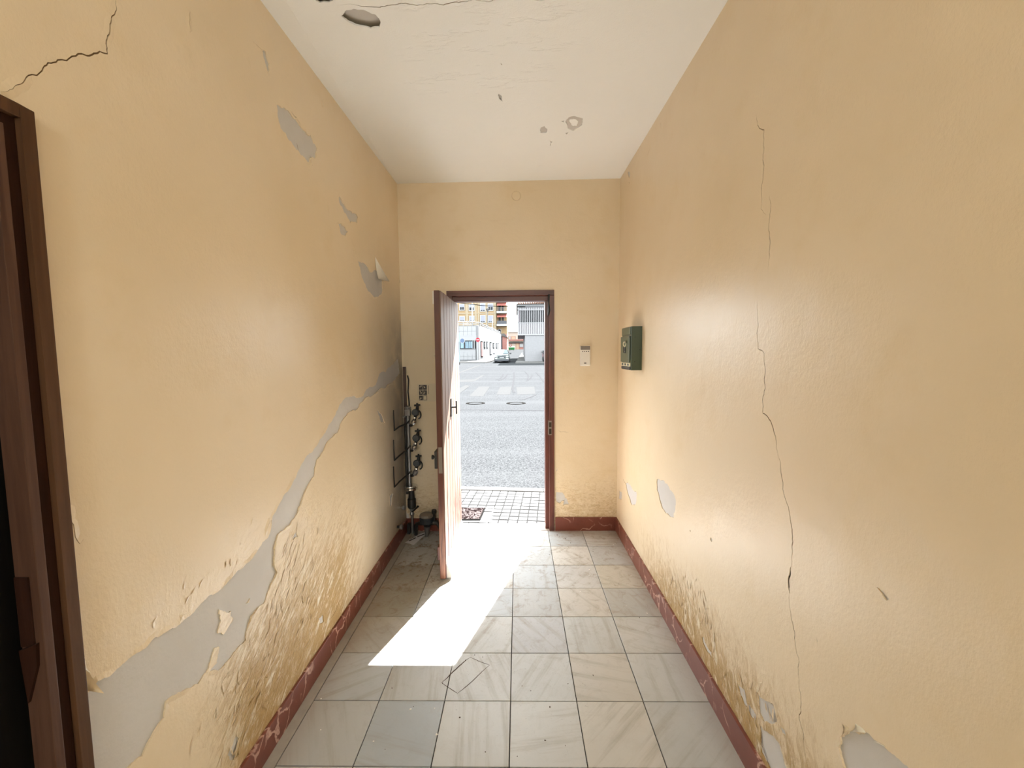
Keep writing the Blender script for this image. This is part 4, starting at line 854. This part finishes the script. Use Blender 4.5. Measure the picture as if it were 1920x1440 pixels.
for a, c, t_, b_ in ((934.3, 936.3, 618, 624), (937, 939, 618, 624)):
    X0, X1, Z0, Z1 = front_rect(a, c, t_, b_, YBk + .9); w__ = MB().box(X0 - .1, X1 + .1, YBk + .8, YBk + .9, Z0 - .1, Z1 + .1).build('window', M['white_metal'], ab); ORG[w__] = ORG[ab]
    MB().box(X0, X1, YBk + .76, YBk + .82, Z0, Z1).build('pane', M['glass_dark'], w__)
# red brick annex at the far end of the low building
YC = 86; X0, X1, Z0, Z1 = front_rect(938.5, 950.5, 629, 664, YC)
an = root('brick_annex', ((X0 + X1) / 2, YC, Z0), 'narrow red brick annex with dark eaves past the white building', 'building')
MB().box(X0, X1, YC, YC + 6, Z0 - .6, Z1 + .3).build('wall', M['brick_red'], an)
MB().hexa([(X0 - .25, YC - .3, Z1 + .1), (X1 + .25, YC - .3, Z1 - .5), (X1 + .25, YC + 6, Z1 - .5), (X0 - .25, YC + 6, Z1 + .1)], [(X0 - .25, YC - .3, Z1 + .35), (X1 - .5, YC - .3, Z1 + .4), (X1 - .5, YC + 6, Z1 + .4), (X0 - .25, YC + 6, Z1 + .35)]).build('roof', M['dark_metal'], an)
MB().box(X0 + .1, X0 + .35, YC - .06, YC, Z0 + .4, Z1 - .2).build('door_slot', M['glass_dark'], an)
MB().box(X0 + .02, X0 + .1, YC - .12, YC - .02, Z0, Z1).build('downpipe', M['white_metal'], an)
# far pink house closing the street
YD = 140; X0, X1, Z0, Z1 = front_rect(953, 990, 623, 657.5, YD)
ph = root('far_house', ((X0 + X1) / 2, YD, Z0), 'pale pink two-storey house closing the far end of the street', 'building')
MB().box(X0 - 3, X1 + 8, YD, YD + 8, Z0 - 1, Z1).build('wall', M['pink_wall'], ph)
MB().hexa([(X0 - 3.3, YD - .4, Z1), (X1 + 8.3, YD - .4, Z1), (X1 + 8.3, YD + 8, Z1), (X0 - 3.3, YD + 8, Z1)], [(X0 - 2, YD + 3, Z1 + .9), (X1 + 7, YD + 3, Z1 + .9), (X1 + 7, YD + 4, Z1 + .9), (X0 - 2, YD + 4, Z1 + .9)]).build('roof', M['roof_tile'], ph)
a0 = front_rect(954, 984, 636.5, 639, YD); MB().box(a0[0], a0[1], YD - .8, YD, a0[2], a0[3]).build('balcony_edge', M['brick_red'], ph)
a0 = front_rect(954, 984, 642, 643.2, YD); MB().box(a0[0], a0[1], YD - .5, YD, a0[2], a0[3]).build('lintel', M['glass_dark'], ph)
for (a, c, t_, b_, mm) in ((967.5, 973, 643.5, 657, 'tan_door'), (974.5, 981, 644, 650.5, 'white_panel'), (974.5, 981, 651.5, 657, 'brick_red'), (959.5, 966, 631, 636.5, 'tan_door'), (972, 980, 631, 636.5, 'white_panel'), (954, 957, 631, 637, 'white_panel')):
    q = front_rect(a, c, t_, b_, YD); w__ = MB().box(q[0] - .12, q[1] + .12, YD - .06, YD, q[2] - .12, q[3] + .12).build('window_frame', M['brick_red'], ph); ORG[w__] = ORG[ph]
    MB().box(q[0], q[1], YD - .12, YD - .05, q[2], q[3]).build('shutter', M[mm], w__)
# right-hand building with slatted upper floor
YR = 48; X0, _, Z0, Zm = front_rect(984.3, 1022, 628.5, 680, YR); ZU = onY(1000, 575.5, YR).z; XU = onY(970.5, 600, YR).x; XE = 14
rb_ = root('slatted_building', (X0, YR, Z0), 'right-hand building with white slatted upper floor over grey render', 'building')
MB().box(X0, XE, YR, YR + 14, Z0 - .6, Zm).build('lower_wall', M['grey_render'], rb_)
MB().box(XU, XE, YR + .1, YR + 14, Zm, ZU + .05).build('upper_wall', M['slat_back'], rb_)
wz0, wz1 = onY(1000, 604.5, YR).z, onY(1000, 581.8, YR).z
MB().box(XU + .25, XE, YR + .05, YR + .12, wz0, wz1).build('window_band', M['glass_dark'], rb_)
pitch = 3.42 * YR / F; k = 0; sm_ = MB().box(-.036, .036, -.08, .0, wz0 - .02, wz1 + .02).mesh('slat', M['slat'])
sm2 = MB().box(-.078, .078, -.10, .0, Zm + .14, wz0 - .05).mesh('slat', M['slat']); sm3 = MB().box(-.078, .078, -.10, .0, wz1 + .05, ZU - .02).mesh('slat', M['slat'])
X = XU + .1
while X < XE:
    for mm in (sm_, sm2, sm3):
        o = link('slat', mm, rb_, (X, YR + .06, Z0)); o.location.z = -ORG[rb_].z
    X += pitch
MB().box(XU, XE, YR - .06, YR + .1, wz0 - .08, wz0).box(XU, XE, YR - .06, YR + .1, wz1, wz1 + .08).box(XU, XU + .1, YR - .06, YR + .1, Zm, ZU).build('slat_rail', M['slat'], rb_)
MB().box(XU, XE, YR - .08, YR + .1, Zm, Zm + .13).build('lower_band', M['white_metal'], rb_)
MB().box(XU - .1, XE, YR - .12, YR + .2, ZU, ZU + .12).build('gutter', M['grey_metal'], rb_)
MB().box(XU, XE, YR - .05, YR + 14, ZU + .12, ZU + .3).build('eaves_board', M['white_metal'], rb_)
rv0 = onY(968, 573, YR); 
rf = MB().hexa([(rv0.x, YR - .4, ZU + .30), (XE + .3, YR - .4, ZU + .55), (XE + .3, YR + 14, ZU + .55), (rv0.x, YR + 14, ZU + .30)], [(rv0.x + .2, YR - .3, ZU + .36), (XE + .3, YR + 3, ZU + 1.3), (XE + .3, YR + 12, ZU + 1.3), (rv0.x + .2, YR + 12, ZU + .36)]).build('roof', M['roof_tile'], rb_); ORG[rf] = ORG[rb_]
tm = MB().tube([(0, -.1, 0), (0, 3.2, .55)], [.11, .09], 6).mesh('roof_tile', M['roof_tile'])
for i in range(40):
    X = rv0.x + .3 + i * .26
    if X > XE: break
    kk = (X - rv0.x) / (XE + .3 - rv0.x); link('roof_tile', tm, rf, (X, YR - .35, ZU + .36 + kk * .22))
# pavements by the two buildings
rp = MB(); 
def ground_slab(name, pts, mat, off, kind_label):
    P = [Vector(p) for p in pts]; bb = MB().hexa([(p.x, p.y, zr(p.y) - .3) for p in P], [(p.x, p.y, zr(p.y) + off) for p in P]); return tag(bb.build(name, mat), kind_label, kind='structure')
q = [onRoad(*p) for p in ((966.5, 681.5), (979, 662))]
ground_slab('far_sidewalk', [(q[0].x, q[0].y), (14, 45.2), (14, YR + 20), (X0 + .0, YR + 20), (q[1].x, q[1].y)], M['kerb'], .14, 'pale pavement strip beside the slatted building')
q = [onRoad(*p) for p in ((858, 681), (910, 681), (922, 678.5), (940, 668))]
ground_slab('far_sidewalk', [(-30, q[0].y - .3), (q[0].x, q[0].y), (q[1].x, q[1].y), (q[2].x, q[2].y), (B0.x + .8, 78), (B0.x + .2, 100), (-30, 100)], M['kerb'], .12, 'pale pavement corner before the white building')

# ------------------------------------------------------------------ outdoors: street things
cyc = 47.2; cx_ = onY(940.8, 670, cyc).x; cw = .86; cz = zr(cyc)
car = root('parked_car', (cx_, cyc, cz), 'silver hatchback parked facing the door across the street', 'car')
def loft(rows):     # rows of (y, z, halfwidth) sections: list of lists
    b = MB(); n = len(rows[0]); vs = []
    for r in rows: vs += [(cx_ + x, cyc + y, cz + z) for x, y, z in r]
    fs = [(i * n + j, i * n + (j + 1) % n, (i + 1) * n + (j + 1) % n, (i + 1) * n + j) for i in range(len(rows) - 1) for j in range(n)]
    fs += [tuple(range(n - 1, -1, -1)), tuple((len(rows) - 1) * n + j for j in range(n))]
    return b.add(vs, fs, False)
def sec(y, zb, zt, hw, k=.82): return [(-hw * .94, y, zb), (-hw, y, zb + (zt - zb) * .45), (-hw * k, y, zt), (hw * k, y, zt), (hw, y, zb + (zt - zb) * .45), (hw * .94, y, zb)]
loft([sec(-.05, .35, .82, .74), sec(.06, .22, .92, .83), sec(.8, .2, 1.02, .87, .86), sec(1.3, .2, 1.06, .87, .88), sec(3.6, .2, 1.08, .87, .88), sec(4.05, .3, .98, .80, .85)]).build('body', M['car'], car, .03)
gl = [[(-.70, 1.05, 1.0), (-.56, 1.75, 1.50), (.56, 1.75, 1.50), (.70, 1.05, 1.0)], ]
loft([[(-.76, 1.0, 1.02), (.76, 1.0, 1.02), (.70, 1.02, 1.04), (-.70, 1.02, 1.04)], [(-.78, 1.85, 1.04), (.78, 1.85, 1.04), (.60, 1.8, 1.52), (-.60, 1.8, 1.52)], [(-.78, 3.4, 1.06), (.78, 3.4, 1.06), (.60, 3.1, 1.54), (-.60, 3.1, 1.54)], [(-.76, 3.9, 1.04), (.76, 3.9, 1.04), (.66, 3.85, 1.1), (-.66, 3.85, 1.1)]]).build('cabin', M['car'], car)
MB().slab([(cx_ - .68, cyc + .96, cz + 1.085), (cx_ + .68, cyc + .96, cz + 1.085), (cx_ + .56, cyc + 1.69, cz + 1.53), (cx_ - .56, cyc + 1.69, cz + 1.53)], (0, .03, -.03)).build('windscreen', M['car_glass'], car)
ws = MB()
for s in (-1, 1):
    ws.slab([(cx_ + s * .79, cyc + 1.5, cz + 1.08), (cx_ + s * .79, cyc + 3.4, cz + 1.08), (cx_ + s * .635, cyc + 3.1, cz + 1.48), (cx_ + s * .635, cyc + 1.95, cz + 1.48)], (-s * .03, 0, 0))
ws.build('side_window', M['glass_dark'], car)
MB().box(cx_ - .60, cx_ + .60, cyc - .07, cyc + .05, cz + .80, cz + .865).build('upper_grille', M['car_dark'], car)
MB().box(cx_ - .42, cx_ + .42, cyc - .11, cyc, cz + .60, cz + .74).build('grille', M['car_dark'], car, .02)
MB().box(cx_ - .80, cx_ + .80, cyc - .10, cyc + .2, cz + .20, cz + .42).build('bumper', M['car_dark'], car, .03)
MB().box(cx_ - .26, cx_ + .26, cyc - .14, cyc - .10, cz + .55, cz + .655).build('number_plate', M['white_metal'], car)
for s in (-1, 1):
    MB().box(cx_ + s * .62 - .14, cx_ + s * .62 + .14, cyc - .06, cyc + .1, cz + .68, cz + .80).build('headlight', M['head'], car, .02)
    MB().box(cx_ + s * .64 - .12, cx_ + s * .64 + .12, cyc - .115, cyc + .05, cz + .44, cz + .56).build('fog_light', M['head'], car, .02)
    MB().box(cx_ + s * .80 - .1, cx_ + s * .80 + .1, cyc - .08, cyc + .05, cz + .575, cz + .63).build('lamp_trim', M['car_dark'], car)
    MB().box(cx_ + s * .97 - .1, cx_ + s * .97 + .1, cyc + 1.35, cyc + 1.5, cz + 1.0, cz + 1.14).build('mirror', M['car_dark'], car, .03)
    for yy_ in (.75, 3.25): MB().lathe([(0, -.1), (.2, -.1), (.31, -.08), (.31, .1), (.2, .1), (0, .1)], (cx_ + s * .78, cyc + yy_, cz + .31), (1, 0, 0), 18).build('wheel', M['tyre'], car)
# no-entry sign
sy_ = 50.0
def sign(name, px, py, r_, pbx, pby, lab, matf, bar):
    c = onY(px, py, sy_); g = onY(pbx, pby, sy_); zg = zr(sy_) + .1; rr = r_ * sy_ / F
    s_ = root(name, (g.x, sy_, zg), lab, 'road sign')
    MB().tube([(g.x, sy_ + .03, zg), (g.x, sy_ + .03, c.z + rr * .8)], .04, 8).build('pole', M['pole_green'] if bar is None else M['white_metal'], s_)
    dk = MB().lathe([(0, 0), (rr, 0), (rr, .04), (0, .04)], (c.x, sy_ - .02, c.z), (0, -1, 0), 24).build('sign_disc', matf, s_); ORG[dk] = ORG[s_]
    if bar: MB().box(c.x - rr * .74, c.x + rr * .74, sy_ - .075, sy_ - .055, c.z - rr * .2, c.z + rr * .2).build('white_bar', M['white_metal'], dk)
    else: MB().lathe([(rr * .86, .0), (rr * 1.05, .0), (rr * 1.05, .05), (rr * .86, .05)], (c.x, sy_ - .02, c.z), (0, -1, 0), 24).build('sign_rim', M['white_metal'], dk)
sign('no_entry_sign', 896, 637.2, 3.9, 896, 676, 'red round sign with a white bar beside the white building', M['sign_red'], True)
sign('blue_road_sign', 867, 638.8, 4.6, 862, 680, 'plain blue round sign near the door leaf across the street', M['sign_blue'], None)
q = onY(861, 683, 44); qt = onY(861, 624, 44)
gp = root('street_post', (q.x, 44, zr(44)), 'pale green sign post standing nearest the door leaf', 'post')
MB().tube([(q.x, 44, zr(44)), (qt.x, 44, qt.z)], .07, 8).build('pole', M['pole_green'], gp)
q1 = onY(861, 661, 44); MB().box(q.x - .16, q.x + .02, 43.88, 44.1, q1.z, onY(861, 641, 44).z).build('side_panel', M['sign_blue'], gp)
MB().lathe([(.1, 0), (.1, .25), (.075, .3)], (q.x, 44, zr(44)), n=10).build('post_base', M['dark_metal'], gp)
# street lamp behind the white building
c = onY(914.3, 584, 88); zg = zr(88)
lp = root('street_lamp', (c.x, 88, zg), 'dark street lantern on a thin post before the yellow block', 'street lamp')
MB().tube([(c.x, 88, zg), (c.x, 88, c.z)], [.10, .06], 8).build('lamp_post', M['grey_metal'], lp)
MB().lathe([(.06, -.1), (.2, -.02), (.16, .05), (.36, .55), (.30, .62), (0, .66)], (c.x, 88, c.z), n=12).build('lantern', M['dark_metal'], lp)
MB().lathe([(.165, .06), (.34, .5), (.34, .51), (.165, .07)], (c.x, 88, c.z), n=8).build('lantern_glass', M['white_metal'], lp)
# overhead cable
kp = [onY(x, y, YR - .17) for x, y in ((800, 560), (857, 567), (880, 570), (905, 573), (930, 574.2), (969, 574.8), (985, 574.9))]
tag(MB().tube(kp, .035, 6).build('overhead_cable', M['line']), 'thin dark overhead cable crossing the street view', 'cable')
# green bin and red sign at the far end
q0 = onY(953.5, 657, 104); q1 = onY(965, 651, 104); zb_ = zr(104)
gb = root('waste_container', ((q0.x + q1.x) / 2, 104, zb_), 'green waste container at the far end of the street', 'waste container')
MB().hexa([(q0.x + .1, 104, zb_ + .12), (q1.x - .1, 104, zb_ + .12), (q1.x - .1, 105, zb_ + .12), (q0.x + .1, 105, zb_ + .12)], [(q0.x, 103.9, zb_ + .75), (q1.x, 103.9, zb_ + .75), (q1.x, 105.1, zb_ + .75), (q0.x, 105.1, zb_ + .75)]).build('body', M['bin_green'], gb)
MB().hexa([(q0.x - .03, 103.85, zb_ + .75), (q1.x + .03, 103.85, zb_ + .75), (q1.x + .03, 105.1, zb_ + .75), (q0.x - .03, 105.1, zb_ + .75)], [(q0.x + .1, 104.2, zb_ + 1.0), (q1.x - .1, 104.2, zb_ + 1.0), (q1.x - .1, 105, zb_ + 1.0), (q0.x + .1, 105, zb_ + 1.0)]).build('lid', M['bin_green'], gb)
for X in (q0.x + .3, q1.x - .3): MB().lathe([(0, -.05), (.1, -.05), (.1, .05), (0, .05)], (X, 104.1, zb_ + .1), (1, 0, 0), 10).build('wheel', M['tyre'], gb)
c = onY(957, 647.5, 102); zg = zr(102); fs_ = root('far_road_sign', (c.x, 102, zg), 'small red-rimmed round sign at the far street end', 'road sign')
MB().tube([(c.x, 102.03, zg), (c.x, 102.03, c.z)], .035, 6).build('pole', M['grey_metal'], fs_)
MB().lathe([(.24, 0), (.38, 0), (.38, .04), (.24, .04)], (c.x, 102, c.z), (0, -1, 0), 18).build('sign_rim', M['awning'], fs_); MB().lathe([(0, 0), (.25, 0), (.25, .03), (0, .03)], (c.x, 102, c.z), (0, -1, 0), 18).build('sign_disc', M['white_metal'], fs_)
# motorcycle seen end-on beside the grey wall
c = onRoad(1019.5, 679.5); my = YR - 1.3; mxx = onY(1020, 670, my).x; mz = zr(my) + .14
mc = root('motorcycle', (mxx, my, mz), 'dark motorcycle parked by the grey wall at the right jamb', 'motorcycle')
MB().lathe([(.2, -.06), (.29, -.05), (.31, 0), (.29, .05), (.2, .06)], (mxx - .12, my - .6, mz + .31), (1, .15, 0), 18).build('wheel', M['tyre'], mc)
MB().lathe([(.2, -.07), (.29, -.06), (.31, 0), (.29, .06), (.2, .07)], (mxx + .05, my + .75, mz + .31), (1, .15, 0), 18).build('wheel', M['tyre'], mc)
MB().tube([(mxx - .12, my - .6, mz + .31), (mxx - .05, my - .35, mz + .95), (mxx - .02, my - .25, mz + 1.05)], .05, 8).build('fork', M['moto'], mc)
MB().tube([(mxx - .36, my - .2, mz + 1.1), (mxx - .05, my - .28, mz + 1.02), (mxx + .3, my - .35, mz + 1.1)], .03, 8).build('handlebar', M['moto'], mc)
MB().hexa([(mxx - .17, my - .35, mz + .45), (mxx + .17, my - .35, mz + .45), (mxx + .15, my + .7, mz + .4), (mxx - .15, my + .7, mz + .4)], [(mxx - .16, my - .3, mz + .95), (mxx + .16, my - .3, mz + .95), (mxx + .13, my + .9, mz + .8), (mxx - .13, my + .9, mz + .8)]).build('fairing', M['moto_red'], mc, .04)
MB().tube([(mxx, my - .05, mz + .95), (mxx + .02, my + .35, mz + .85), (mxx + .04, my + .95, mz + .92)], [.12, .15, .1], 10).build('seat', M['moto'], mc)
MB().lathe([(0, .06), (.08, .05), (.1, 0), (.08, -.05)], (mxx - .06, my - .42, mz + .98), (0, -1, 0), 12).build('headlight', M['moto'], mc)
MB().hexa([(mxx - .16, my + .7, mz + .92), (mxx + .2, my + .7, mz + .92), (mxx + .2, my + 1.1, mz + .92), (mxx - .16, my + 1.1, mz + .92)], [(mxx - .14, my + .7, mz + 1.25), (mxx + .18, my + .7, mz + 1.25), (mxx + .18, my + 1.06, mz + 1.25), (mxx - .14, my + 1.06, mz + 1.25)]).build('top_box', M['moto'], mc, .03)
